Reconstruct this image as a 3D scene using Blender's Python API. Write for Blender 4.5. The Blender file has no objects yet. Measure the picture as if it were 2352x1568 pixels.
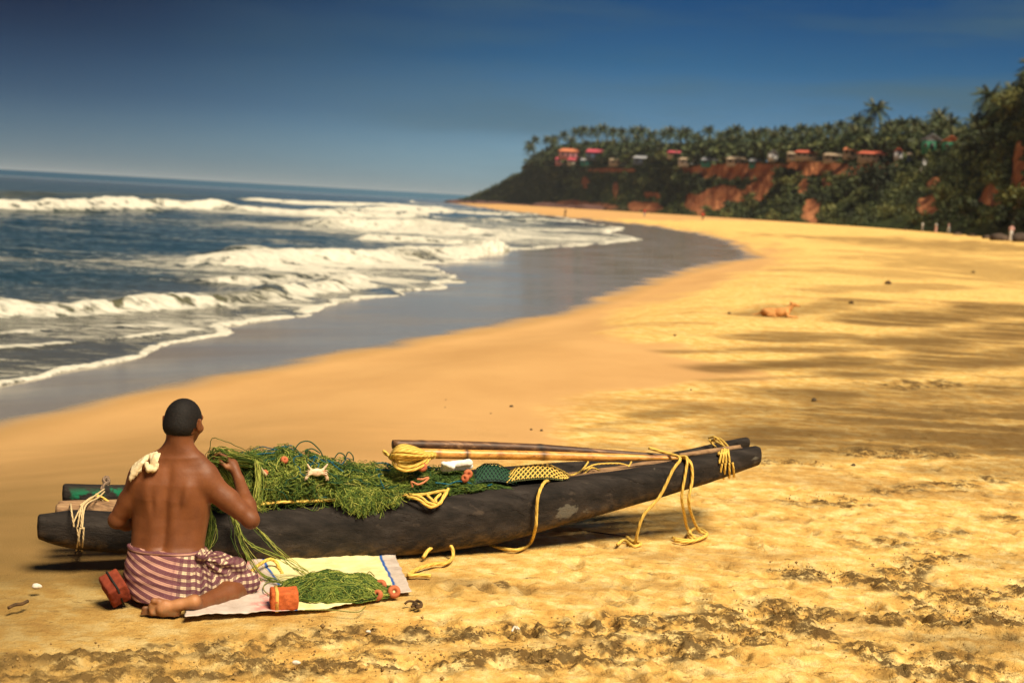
import bpy, math, random
import numpy as np
from mathutils import Vector, Matrix

random.seed(7); np.random.seed(7)
rng = np.random.default_rng(7)
scene = bpy.context.scene
C = scene.collection

# ------------------------------------------------------------------ camera
CAM = np.array([0.0, 0.0, 1.8])
FPX, CX, CY = 3267.0, 1176.0, 784.0          # 50 mm lens on a 36 mm frame, in units of 1/2352 frame width
ROLL, PITCH = math.radians(3.16), math.radians(5.53)
fwd = np.array([0, math.cos(PITCH), -math.sin(PITCH)])
up0 = np.array([0, math.sin(PITCH), math.cos(PITCH)])
x0 = np.array([1.0, 0, 0])
camr = math.cos(ROLL) * x0 + math.sin(ROLL) * up0
camu = -math.sin(ROLL) * x0 + math.cos(ROLL) * up0
cd = bpy.data.cameras.new('camera')
cam = bpy.data.objects.new('camera', cd); C.objects.link(cam)
m4 = Matrix.Identity(4)
for i in range(3):
    m4[i][0] = camr[i]; m4[i][1] = camu[i]; m4[i][2] = -fwd[i]; m4[i][3] = CAM[i]
cam.matrix_world = m4
cd.sensor_width = 36.0; cd.lens = 50.0
cd.clip_start = 0.1; cd.clip_end = 20000
cd.dof.use_dof = True; cd.dof.focus_distance = 6.35; cd.dof.aperture_fstop = 3.0
scene.camera = cam

# ------------------------------------------------------------------ light
SUN_EL, SUN_AZ = math.radians(56), math.radians(142)     # azimuth clockwise from +Y (the way the camera looks)
sd = bpy.data.lights.new('sun', 'SUN'); sd.energy = 4.4; sd.angle = math.radians(22.0); sd.color = (1.0, 0.84, 0.60)
sun = bpy.data.objects.new('sun', sd); C.objects.link(sun)
sdir = Vector((math.sin(SUN_AZ) * math.cos(SUN_EL), math.cos(SUN_AZ) * math.cos(SUN_EL), math.sin(SUN_EL)))
sun.rotation_euler = sdir.to_track_quat('Z', 'Y').to_euler()
world = bpy.data.worlds.new('World'); scene.world = world; world.use_nodes = True
scene.view_settings.view_transform = 'Standard'; scene.view_settings.look = 'None'
scene.view_settings.exposure = 0.72; scene.view_settings.gamma = 1.0
scene.view_settings.use_curve_mapping = False
scene.cycles.max_bounces = 6; scene.cycles.volume_bounces = 0

def N(nt, typ, **kw):
    n = nt.nodes.new(typ)
    for k, v in kw.items():
        if k.startswith('_'): setattr(n, k[1:], v)
    return n
def setin(n, **kw):
    for k, v in kw.items():
        n.inputs[k.replace('_', ' ')].default_value = v
    return n

def build_world():
    nt = world.node_tree; nt.nodes.clear()
    out = nt.nodes.new('ShaderNodeOutputWorld'); bg = nt.nodes.new('ShaderNodeBackground')
    sky = nt.nodes.new('ShaderNodeTexSky'); sky.sky_type = 'NISHITA'; sky.sun_disc = False
    sky.sun_elevation = SUN_EL; sky.sun_rotation = SUN_AZ
    sky.dust_density = 1.0; sky.ozone_density = 3.0; sky.air_density = 1.0
    tc = nt.nodes.new('ShaderNodeTexCoord')
    sep = nt.nodes.new('ShaderNodeSeparateXYZ'); nt.links.new(tc.outputs['Generated'], sep.inputs[0])
    # the air thins out above the horizon haze: deeper and bluer with height, then lifted overhead, out of view, as added fill
    ramp = nt.nodes.new('ShaderNodeValToRGB')
    e = ramp.color_ramp.elements
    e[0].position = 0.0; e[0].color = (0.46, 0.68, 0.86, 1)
    e[1].position = 1.0; e[1].color = (0.20, 0.30, 0.42, 1)  # unseen overhead sky, brightened to soften the shadows
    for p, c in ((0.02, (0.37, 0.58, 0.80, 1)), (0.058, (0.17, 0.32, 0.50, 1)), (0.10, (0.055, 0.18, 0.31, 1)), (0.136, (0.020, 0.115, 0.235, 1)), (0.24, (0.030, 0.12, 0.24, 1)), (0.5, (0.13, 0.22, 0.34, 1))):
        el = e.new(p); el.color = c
    nt.links.new(sep.outputs['Z'], ramp.inputs[0])
    mul = nt.nodes.new('ShaderNodeMixRGB'); mul.blend_type = 'MULTIPLY'; mul.inputs[0].default_value = 1
    nt.links.new(sky.outputs[0], mul.inputs[1]); nt.links.new(ramp.outputs[0], mul.inputs[2])
    # broad, soft bank of darker clear air to the west, thin cloud streaks
    az = nt.nodes.new('ShaderNodeMapRange'); az.inputs[1].default_value = -0.37; az.inputs[2].default_value = 0.14
    az.inputs[3].default_value = 0.96; az.inputs[4].default_value = 0.0; az.interpolation_type = 'SMOOTHSTEP'
    nt.links.new(sep.outputs['X'], az.inputs[0])
    hz = nt.nodes.new('ShaderNodeMapRange'); hz.inputs[1].default_value = -0.02; hz.inputs[2].default_value = 0.12; hz.inputs[3].default_value = 0.50; hz.inputs[4].default_value = 1.0
    nt.links.new(sep.outputs['Z'], hz.inputs[0])
    ml = nt.nodes.new('ShaderNodeMath'); ml.operation = 'MULTIPLY'; nt.links.new(az.outputs[0], ml.inputs[0]); nt.links.new(hz.outputs[0], ml.inputs[1])
    m2 = nt.nodes.new('ShaderNodeMixRGB'); m2.blend_type = 'MULTIPLY'; m2.inputs[2].default_value = (0.0, 0.06, 0.15, 1)
    nt.links.new(mul.outputs[0], m2.inputs[1]); nt.links.new(ml.outputs[0], m2.inputs[0])
    mp = nt.nodes.new('ShaderNodeMapping'); mp.inputs['Scale'].default_value = (2.2, 2.2, 17); mp.inputs['Rotation'].default_value = (0, math.radians(6), 0)
    nt.links.new(tc.outputs['Generated'], mp.inputs[0])
    nz = nt.nodes.new('ShaderNodeTexNoise'); nz.inputs['Scale'].default_value = 1.5; nz.inputs['Detail'].default_value = 5; nz.inputs['Roughness'].default_value = 0.5
    nt.links.new(mp.outputs[0], nz.inputs[0])
    mr = nt.nodes.new('ShaderNodeMapRange'); mr.inputs[1].default_value = 0.44; mr.inputs[2].default_value = 0.70; mr.inputs[3].default_value = 0; mr.inputs[4].default_value = 0.5
    nt.links.new(nz.outputs[0], mr.inputs[0])
    cl = nt.nodes.new('ShaderNodeMixRGB'); cl.blend_type = 'MIX'; cl.inputs[2].default_value = (0.50, 0.95, 1.15, 1)
    ra = nt.nodes.new('ShaderNodeMapRange'); ra.inputs[1].default_value = -0.25; ra.inputs[2].default_value = 0.3; ra.inputs[3].default_value = .10; ra.inputs[4].default_value = 2.2; nt.links.new(sep.outputs['X'], ra.inputs[0])
    rb = nt.nodes.new('ShaderNodeMath'); rb.operation = 'MULTIPLY'; rb.use_clamp = True; nt.links.new(mr.outputs[0], rb.inputs[0]); nt.links.new(ra.outputs[0], rb.inputs[1])
    nt.links.new(rb.outputs[0], cl.inputs[0]); nt.links.new(m2.outputs[0], cl.inputs[1])
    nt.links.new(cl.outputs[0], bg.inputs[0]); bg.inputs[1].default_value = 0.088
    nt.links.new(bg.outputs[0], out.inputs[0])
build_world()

# ------------------------------------------------------------------ numeric helpers
def ray(px, py):
    d = fwd + camr * ((px - CX) / FPX) - camu * ((py - CY) / FPX)
    return d / np.linalg.norm(d)
def at_z(px, py, z=0.0):
    d = ray(px, py); return CAM + d * ((z - CAM[2]) / d[2])
def at_y(px, py, y):
    d = ray(px, py); return CAM + d * (y / d[1])
def at_r(px, py, r):
    "point on the sight line at horizontal distance r"
    d = ray(px, py); return CAM + d * (r / math.hypot(d[0], d[1]))
def smooth(a, b, x):
    t = np.clip((x - a) / (b - a), 0, 1); return t * t * (3 - 2 * t)
def hash3(ix, iy, iz, seed):
    h = (ix.astype(np.int64) * 374761393 + iy.astype(np.int64) * 668265263 + iz.astype(np.int64) * 2147483647 + seed * 1442695041) & 0xffffffff
    h = ((h ^ (h >> 13)) * 1274126177) & 0xffffffff
    h = ((h ^ (h >> 16)) * 2246822519) & 0xffffffff
    return ((h ^ (h >> 15)) & 0xffffff) / float(0xffffff)
def noise2(x, y, seed=0):
    xi = np.floor(x); yi = np.floor(y); fx = x - xi; fy = y - yi
    ux = fx * fx * fx * (fx * (fx * 6 - 15) + 10); uy = fy * fy * fy * (fy * (fy * 6 - 15) + 10)
    z = np.zeros_like(xi)
    def g(dx, dy):
        a = hash3(xi + dx, yi + dy, z, seed) * 2 * math.pi
        return np.cos(a) * (fx - dx) + np.sin(a) * (fy - dy)
    a, b, c, d = g(0, 0), g(1, 0), g(0, 1), g(1, 1)
    return ((a + (b - a) * ux) * (1 - uy) + (c + (d - c) * ux) * uy) * 1.5
def fbm2(x, y, oct=4, seed=0, gain=0.5):
    s = 0; a = 1; n = 0
    for o in range(oct):
        s = s + a * noise2(x * 2 ** o + 17.3 * o, y * 2 ** o - 9.1 * o, seed + o); n += a; a *= gain
    return s / n
def noise3(x, y, z, seed=0):
    xi, yi, zi = np.floor(x), np.floor(y), np.floor(z); fx, fy, fz = x - xi, y - yi, z - zi
    ux, uy, uz = (f * f * (3 - 2 * f) for f in (fx, fy, fz))
    def v(a, b, c): return hash3(xi + a, yi + b, zi + c, seed)
    x00 = v(0,0,0) * (1-ux) + v(1,0,0) * ux; x10 = v(0,1,0) * (1-ux) + v(1,1,0) * ux
    x01 = v(0,0,1) * (1-ux) + v(1,0,1) * ux; x11 = v(0,1,1) * (1-ux) + v(1,1,1) * ux
    return ((x00 * (1-uy) + x10 * uy) * (1-uz) + (x01 * (1-uy) + x11 * uy) * uz) * 2 - 1
def catmull(pts, n=8):
    p = np.array(pts, float)
    if len(p) < 3:
        t = np.linspace(0, 1, n * (len(p) - 1) + 1)[:, None]; return p[0] * (1 - t) + p[-1] * t
    q = np.vstack([2 * p[0] - p[1], p, 2 * p[-1] - p[-2]]); out = []
    for i in range(1, len(q) - 2):
        for k in range(n):
            t = k / n
            out.append(0.5 * ((2 * q[i]) + (q[i+1] - q[i-1]) * t + (2*q[i-1] - 5*q[i] + 4*q[i+1] - q[i+2]) * t*t + (-q[i-1] + 3*q[i] - 3*q[i+1] + q[i+2]) * t**3))
    out.append(p[-1]); return np.array(out)
def poly_dist(x, y, pl):
    "distance to polyline, sign (+ left of its direction, - right) and arc parameter 0..1"
    best = np.full(x.shape, 1e18); sg = np.ones(x.shape); par = np.zeros(x.shape)
    seg = np.linalg.norm(np.diff(pl[:, :2], axis=0), axis=1); cum = np.concatenate([[0], np.cumsum(seg)]); L = cum[-1]
    for i in range(len(pl) - 1):
        ax, ay = pl[i][:2]; bx, by = pl[i+1][:2]; dx, dy = bx - ax, by - ay
        l2 = dx*dx + dy*dy + 1e-12
        t = np.clip(((x - ax) * dx + (y - ay) * dy) / l2, 0, 1)
        ex = x - ax - t * dx; ey = y - ay - t * dy; d = ex*ex + ey*ey
        m = d < best
        best = np.where(m, d, best); sg = np.where(m, np.sign(dx * ey - dy * ex), sg); par = np.where(m, (cum[i] + t * seg[i]) / L, par)
    return np.sqrt(best), sg, par
def in_poly(x, y, pl):
    ins = np.zeros(x.shape, bool); n = len(pl)
    for i in range(n):
        ax, ay = pl[i][:2]; bx, by = pl[(i+1) % n][:2]
        if ay == by: continue
        c = ((ay > y) != (by > y)) & (x < (bx - ax) * (y - ay) / (by - ay) + ax)
        ins ^= c
    return ins

# ------------------------------------------------------------------ mesh helpers
def mesh_np(name, V, Fc, smooth_shade=True, attrs=None):
    "V (n,3), Fc (m,k) of one polygon size, or list of such arrays"
    me = bpy.data.meshes.new(name)
    Fs = Fc if isinstance(Fc, list) else [Fc]
    Fs = [np.asarray(f, np.int32) for f in Fs if len(f)]
    V = np.asarray(V, np.float32)
    me.vertices.add(len(V)); me.vertices.foreach_set('co', V.ravel())
    loops = np.concatenate([f.ravel() for f in Fs]); me.loops.add(len(loops)); me.loops.foreach_set('vertex_index', loops)
    npoly = sum(len(f) for f in Fs); starts = []; s = 0
    for f in Fs:
        starts.append(s + np.arange(len(f)) * f.shape[1]); s += f.size
    me.polygons.add(npoly); me.polygons.foreach_set('loop_start', np.concatenate(starts).astype(np.int32))
    me.update(calc_edges=True)
    if smooth_shade: me.polygons.foreach_set('use_smooth', np.ones(npoly, bool))
    for k, a in (attrs or {}).items():
        a = np.asarray(a, np.float32)
        if a.ndim == 1:
            at = me.attributes.new(k, 'FLOAT', 'POINT'); at.data.foreach_set('value', a)
        else:
            at = me.attributes.new(k, 'FLOAT_VECTOR', 'POINT'); at.data.foreach_set('vector', a.ravel())
    me.validate(); return me
def link(name, me, mat=None, parent=None, kind=None, loc=None):
    o = bpy.data.objects.new(name, me); C.objects.link(o)
    if mat is not None:
        me.materials.clear(); me.materials.append(mat)
    if parent is not None: o.parent = parent
    if kind: o['kind'] = kind
    if loc is not None: o.location = loc
    return o
def tag(o, label, cat, group=None):
    o['label'] = label; o['category'] = cat
    if group: o['group'] = group
    return o
def thing(name, label, cat, loc=(0, 0, 0), rz=0, group=None):
    o = bpy.data.objects.new(name, None); C.objects.link(o); o.empty_display_size = 0.1
    o.location = tuple(float(v) for v in loc); o.rotation_euler = (0, 0, rz)
    return tag(o, label, cat, group)
def under(root, V):
    "world points into the frame of an (unrotated) thing"
    return np.asarray(V) - np.array(root.location[:])

class MB:
    def __init__(s): s.V = []; s.F3 = []; s.F4 = []; s.n = 0; s.A = {}
    def add(s, V, F, **attrs):
        V = np.asarray(V, float); F = np.asarray(F, int) + s.n
        s.V.append(V); (s.F4 if F.shape[1] == 4 else s.F3).append(F)
        for k, a in attrs.items():
            s.A.setdefault(k, []).append(np.full(len(V), a) if np.isscalar(a) else np.asarray(a))
        s.n += len(V)
    def box(s, c, sz, R=None, **a):
        v = np.array([[x, y, z] for x in (-.5, .5) for y in (-.5, .5) for z in (-.5, .5)]) * np.array(sz)
        if R is not None: v = v @ np.array(R).T
        s.add(v + np.array(c), [[0,1,3,2],[4,6,7,5],[0,4,5,1],[2,3,7,6],[0,2,6,4],[1,5,7,3]], **a)
    def mesh(s, name, sm=True):
        F = []
        if s.F4: F.append(np.vstack(s.F4))
        if s.F3: F.append(np.vstack(s.F3))
        return mesh_np(name, np.vstack(s.V), F, sm, {k: np.concatenate(v) for k, v in s.A.items()})
    def build(s, name, mat, parent=None, kind=None, sm=True):
        me = s.mesh(name, sm)
        if parent is not None:
            lo = parent.matrix_basis.inverted() if parent.matrix_basis else None
            me.transform(lo)
        return link(name, me, mat, parent, kind)

def tube_arrays(path, r, sides=8, cap=True):
    P = np.asarray(path, float); n = len(P); r = np.broadcast_to(np.asarray(r, float), (n,))
    T = np.gradient(P, axis=0); T /= np.linalg.norm(T, axis=1)[:, None] + 1e-12
    u = np.array([0, 0, 1.0]) if abs(T[0][2]) < 0.9 else np.array([1.0, 0, 0])
    U = np.zeros_like(P)
    for i in range(n):
        u = u - T[i] * np.dot(u, T[i]); u /= np.linalg.norm(u) + 1e-12; U[i] = u
    B = np.cross(T, U); a = np.arange(sides) * 2 * math.pi / sides
    V = P[:, None, :] + r[:, None, None] * (np.cos(a)[None, :, None] * U[:, None, :] + np.sin(a)[None, :, None] * B[:, None, :])
    V = V.reshape(-1, 3)
    i = np.arange(n - 1)[:, None] * sides; j = np.arange(sides)[None, :]; j2 = (j + 1) % sides
    F = np.stack([i + j, i + j2, i + sides + j2, i + sides + j], -1).reshape(-1, 4)
    if cap:
        V = np.vstack([V, P[0], P[-1]]); k = n * sides; jj = np.arange(sides); jn = (jj + 1) % sides
        F = np.vstack([F, np.stack([np.full(sides, k), jn, jj, jj], -1), np.stack([np.full(sides, k+1), (n-1)*sides + jj, (n-1)*sides + jn, (n-1)*sides + jn], -1)])
    # degenerate quads at the caps become triangles
    q = F[:, 2] == F[:, 3]
    return V, F[~q], F[q][:, :3]
def add_tube(mb, path, r, sides=8, cap=True, **a):
    V, F4, F3 = tube_arrays(path, r, sides, cap)
    n0 = mb.n; mb.add(V, F4, **a)
    if len(F3): mb.F3.append(F3 + n0)
def strands(mb, paths, r, sides=3, **a):
    "paths (N,K,3) -> thin tubes, all at once"
    P = np.asarray(paths, float); n, K, _ = P.shape
    T = np.gradient(P, axis=1); T /= np.linalg.norm(T, axis=2)[..., None] + 1e-9
    ref = rng.normal(size=(n, 1, 3)); U = np.cross(T, ref); U /= np.linalg.norm(U, axis=2)[..., None] + 1e-9
    B = np.cross(T, U); an = np.arange(sides) * 2 * math.pi / sides
    rr = np.broadcast_to(np.asarray(r, float).reshape(-1, 1, 1, 1), (n, 1, 1, 1))
    V = P[:, :, None, :] + rr * (np.cos(an)[None, None, :, None] * U[:, :, None, :] + np.sin(an)[None, None, :, None] * B[:, :, None, :])
    i = np.arange(K - 1)[:, None] * sides; j = np.arange(sides)[None, :]; j2 = (j + 1) % sides
    F = np.stack([i + j, i + j2, i + sides + j2, i + sides + j], -1).reshape(-1, 4)
    F = (F[None] + (np.arange(n) * K * sides)[:, None, None]).reshape(-1, 4)
    at = {k: np.repeat(np.broadcast_to(v, (n,)), K * sides) for k, v in a.items()}
    mb.add(V.reshape(-1, 3), F, **at)

# --- implicit surfaces: smooth unions of limbs, polygonised by surface nets
class Field:
    def __init__(s, lo, hi, h):
        s.lo = np.array(lo, float); s.h = h
        s.n = np.ceil((np.array(hi) - s.lo) / h).astype(int) + 1
        s.a = np.full(s.n, 0.15, np.float32)
    def sub(s, lo, hi):
        i0 = np.clip(np.floor((np.array(lo) - s.lo) / s.h).astype(int), 0, s.n); i1 = np.clip(np.ceil((np.array(hi) - s.lo) / s.h).astype(int) + 1, 0, s.n)
        sl = tuple(slice(a, b) for a, b in zip(i0, i1))
        g = [((np.arange(a, b)) * s.h + l).astype(np.float32) for a, b, l in zip(i0, i1, s.lo)]
        return sl, g[0][:, None, None], g[1][None, :, None], g[2][None, None, :]
    def smin(s, sl, d, k):
        a = s.a[sl]; h = np.clip(0.5 + 0.5 * (a - d) / k, 0, 1)
        s.a[sl] = a * (1 - h) + d * h - k * h * (1 - h)
    def cone(s, p, q, r1, r2, k=0.02, flat=None):
        p = np.asarray(p, float); q = np.asarray(q, float); m = max(r1, r2) + 0.05 + k
        sl, X, Y, Z = s.sub(np.minimum(p, q) - m, np.maximum(p, q) + m)
        d = q - p; L2 = float(d @ d) + 1e-9
        t = np.clip(((X - p[0]) * d[0] + (Y - p[1]) * d[1] + (Z - p[2]) * d[2]) / L2, 0, 1)
        ex, ey, ez = X - p[0] - t * d[0], Y - p[1] - t * d[1], Z - p[2] - t * d[2]
        if flat is not None:      # flatten along a direction: (nx,ny,nz,factor)
            nx, ny, nz, fc = flat; pr = ex * nx + ey * ny + ez * nz
            D = np.sqrt(np.maximum(ex*ex + ey*ey + ez*ez + pr*pr * (fc*fc - 1), 0)) 
            D = (D - (r1 + (r2 - r1) * t)) / (1 + 0.3 * (fc - 1))
        else:
            D = np.sqrt(ex*ex + ey*ey + ez*ez) - (r1 + (r2 - r1) * t)
        s.smin(sl, D, k)
    def chain(s, pts, rs, k=0.015):
        for i in range(len(pts) - 1): s.cone(pts[i], pts[i+1], rs[i], rs[i+1], k)
    def ell(s, c, r, k=0.02, R=None, cut=False):
        c = np.asarray(c, float); r = np.asarray(r, float); m = r.max() + 0.05 + k
        sl, X, Y, Z = s.sub(c - m, c + m); X = X - c[0]; Y = Y - c[1]; Z = Z - c[2]
        if R is not None:
            R = np.asarray(R); X, Y, Z = (R[0][i] * X + R[1][i] * Y + R[2][i] * Z for i in range(3))
        k0 = np.sqrt((X/r[0])**2 + (Y/r[1])**2 + (Z/r[2])**2); k1 = np.sqrt((X/r[0]**2)**2 + (Y/r[1]**2)**2 + (Z/r[2]**2)**2)
        D = k0 * (k0 - 1) / (k1 + 1e-6)
        if cut:
            a = s.a[sl]; D = -D; h = np.clip(0.5 - 0.5 * (a - D) / k, 0, 1); s.a[sl] = a * (1 - h) + D * h + k * h * (1 - h)
        else: s.smin(sl, D, k)
    def nets(s):
        a = s.a; ins = a < 0
        sh = tuple(x - 1 for x in a.shape)
        cnt = np.zeros(sh, np.int8)
        for i in (0, 1):
            for j in (0, 1):
                for k in (0, 1): cnt += ins[i:sh[0]+i, j:sh[1]+j, k:sh[2]+k]
        act = (cnt > 0) & (cnt < 8); idx = np.argwhere(act); ID = np.full(sh, -1, np.int32); ID[act] = np.arange(len(idx))
        cor = np.array([[i, j, k] for i in (0, 1) for j in (0, 1) for k in (0, 1)])
        val = np.stack([a[tuple((idx + c).T)] for c in cor], 1)
        acc = np.zeros((len(idx), 3)); num = np.zeros(len(idx))
        for e0 in range(8):
            for e1 in range(e0 + 1, 8):
                if np.abs(cor[e0] - cor[e1]).sum() != 1: continue
                m = (val[:, e0] < 0) != (val[:, e1] < 0)
                t = np.where(m, val[:, e0] / (val[:, e0] - val[:, e1] + 1e-20), 0)
                acc += np.where(m[:, None], cor[e0] + t[:, None] * (cor[e1] - cor[e0]), 0); num += m
        V = (idx + acc / num[:, None]) * s.h + s.lo
        Fs = []
        for ax in range(3):
            o1, o2 = [(1, 2), (2, 0), (0, 1)][ax]
            s0 = [slice(None)] * 3; s1 = [slice(None)] * 3; s0[ax] = slice(0, -1); s1[ax] = slice(1, None)
            A = ins[tuple(s0)]; B = ins[tuple(s1)]; E = np.argwhere(A != B)
            lim = np.array(sh); ok = (E[:, o1] > 0) & (E[:, o2] > 0) & (E[:, o1] < lim[o1]) & (E[:, o2] < lim[o2]); E = E[ok]
            def cid(d1, d2):
                e = E.copy(); e[:, o1] += d1; e[:, o2] += d2; return ID[tuple(e.T)]
            Q = np.stack([cid(-1, -1), cid(0, -1), cid(0, 0), cid(-1, 0)], 1)
            fl = A[tuple(E.T)]; Q = np.where(fl[:, None], Q, Q[:, ::-1]); Fs.append(Q)
        F = np.vstack(Fs); F = F[(F >= 0).all(1)]
        return V, F
def relax(V, F, it=2, w=0.5):
    n = len(V)
    e = np.vstack([F[:, [0, 1]], F[:, [1, 2]], F[:, [2, 3]], F[:, [3, 0]]])
    for _ in range(it):
        S = np.zeros_like(V); c = np.zeros(n)
        for a, b in ((0, 1), (1, 0)):
            for d in range(3): S[:, d] += np.bincount(e[:, a], V[e[:, b], d], n)
            c += np.bincount(e[:, a], minlength=n)
        V = V + w * (S / np.maximum(c, 1)[:, None] - V)
    return V

# ------------------------------------------------------------------ materials
class Mat:
    def __init__(s, name, rough=0.8, spec=0.3):
        s.m = bpy.data.materials.new(name); s.m.use_nodes = True; s.nt = s.m.node_tree; s.nt.nodes.clear()
        s.out = s.nt.nodes.new('ShaderNodeOutputMaterial'); s.b = s.nt.nodes.new('ShaderNodeBsdfPrincipled')
        s.nt.links.new(s.b.outputs[0], s.out.inputs[0]); s.b.inputs['Roughness'].default_value = rough
        s.b.inputs['Specular IOR Level'].default_value = spec
        s.tc = None
    def L(s, a, b): s.nt.links.new(a, b)
    def coords(s, kind='Object'):
        if s.tc is None: s.tc = s.nt.nodes.new('ShaderNodeTexCoord')
        return s.tc.outputs[kind]
    def mapping(s, scale=(1,1,1), src=None, rot=(0,0,0)):
        m = s.nt.nodes.new('ShaderNodeMapping'); m.inputs['Scale'].default_value = scale; m.inputs['Rotation'].default_value = rot
        s.L(src or s.coords(), m.inputs[0]); return m.outputs[0]
    def noise(s, scale, detail=4, rough=0.55, vec=None, dist=0):
        n = s.nt.nodes.new('ShaderNodeTexNoise'); n.inputs['Scale'].default_value = scale; n.inputs['Detail'].default_value = detail
        n.inputs['Roughness'].default_value = rough; n.inputs['Distortion'].default_value = dist
        s.L(vec or s.coords(), n.inputs['Vector']); return n.outputs[0]
    def vor(s, scale, vec=None, feat='F1'):
        n = s.nt.nodes.new('ShaderNodeTexVoronoi'); n.feature = feat; n.inputs['Scale'].default_value = scale
        s.L(vec or s.coords(), n.inputs['Vector']); return n.outputs[0]
    def attr(s, name, out='Fac'):
        n = s.nt.nodes.new('ShaderNodeAttribute'); n.attribute_name = name; return n.outputs[out]
    def ramp(s, fac, stops, mode='LINEAR'):
        n = s.nt.nodes.new('ShaderNodeValToRGB'); n.color_ramp.interpolation = mode; e = n.color_ramp.elements
        def c4(c): return (c, c, c, 1) if np.isscalar(c) else (*c[:3], 1)
        e[0].position = stops[0][0]; e[0].color = c4(stops[0][1]); e[1].position = stops[-1][0]; e[1].color = c4(stops[-1][1])
        for p, c in stops[1:-1]:
            x = e.new(p); x.color = c4(c)
        s.L(fac, n.inputs[0]); return n.outputs[0]
    def mix(s, fac, a, b, mode='MIX'):
        n = s.nt.nodes.new('ShaderNodeMixRGB'); n.blend_type = mode
        for v, i in ((fac, 0), (a, 1), (b, 2)):
            if isinstance(v, (int, float)): n.inputs[i].default_value = v if i == 0 else (v, v, v, 1)
            elif isinstance(v, tuple): n.inputs[i].default_value = (*v[:3], 1)
            else: s.L(v, n.inputs[i])
        return n.outputs[0]
    def math(s, op, a, b=0.0, clamp=False):
        n = s.nt.nodes.new('ShaderNodeMath'); n.operation = op; n.use_clamp = clamp
        for v, i in ((a, 0), (b, 1)):
            if isinstance(v, (int, float)): n.inputs[i].default_value = v
            else: s.L(v, n.inputs[i])
        return n.outputs[0]
    def range(s, v, a, b, c=0, d=1, sm=False):
        n = s.nt.nodes.new('ShaderNodeMapRange'); n.inputs[1].default_value = a; n.inputs[2].default_value = b; n.inputs[3].default_value = c; n.inputs[4].default_value = d
        if sm: n.interpolation_type = 'SMOOTHSTEP'
        s.L(v, n.inputs[0]); return n.outputs[0]
    def color(s, c):
        if isinstance(c, tuple): s.b.inputs['Base Color'].default_value = (*c, 1)
        else: s.L(c, s.b.inputs['Base Color'])
        return s
    def rough(s, r): s.L(r, s.b.inputs['Roughness']); return s
    def bump(s, h, strength=0.4, dist=0.01, prev=None):
        n = s.nt.nodes.new('ShaderNodeBump'); n.inputs['Strength'].default_value = strength; n.inputs['Distance'].default_value = dist
        s.L(h, n.inputs['Height'])
        if prev is not None: s.L(prev, n.inputs['Normal'])
        s.L(n.outputs[0], s.b.inputs['Normal']); return n.outputs[0]
def simple(name, c1, c2=None, scale=8, rough=0.8, spec=0.3, bump=0.3, bd=0.004, stretch=(1,1,1), lo=0.35, hi=0.65):
    m = Mat(name, rough, spec); v = m.mapping(stretch); nz = m.noise(scale, 5, 0.6, v)
    m.color(m.ramp(nz, [(lo, c1), (hi, c2 or tuple(x * 0.6 for x in c1))])); 
    if bump: m.bump(m.noise(scale * 4, 4, 0.6, v), bump, bd)
    return m.m
# ================================================================== THE BEACH
SEA = -0.6
def px_line(pts, z, n=6, close=None): return catmull([at_z(x, y, z)[:2] for x, y in pts], n)
WETL = px_line([(-420, 1085), (-200, 1035), (0, 985), (200, 938), (400, 892), (500, 870), (700, 833), (950, 786), (1100, 762), (1280, 725), (1400, 690), (1490, 655), (1560, 632), (1640, 612), (1690, 600), (1765, 588), (1715, 572), (1700, 558), (1600, 532), (1440, 511), (1300, 498)], -0.4)
WETL = np.vstack([[-14, -60], [-9.5, -6], WETL, [[-10, 520], [-25, 760], [-60, 1300]]])
SWL = px_line([(-420, 960), (-200, 918), (0, 889), (80, 870), (170, 852), (250, 838), (312, 820), (322, 802), (400, 785), (500, 770), (508, 756), (600, 742), (720, 715), (800, 695), (900, 676), (985, 665), (1050, 640), (1000, 622), (965, 606), (1050, 600), (1162, 574), (1300, 566), (1467, 549), (1395, 534), (1442, 524), (1350, 512), (1300, 500), (1240, 491)], -0.6)
SWL = np.vstack([[-18, -60], [-13, -8], SWL, [[-40, 620], [-60, 800], [-95, 1300]]])
FARPOLY = [[500, 1700], [500, 30000], [-30000, 30000], [-30000, -60]]
WETP = np.vstack([WETL, FARPOLY]); SWP = np.vstack([SWL, FARPOLY])

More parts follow.
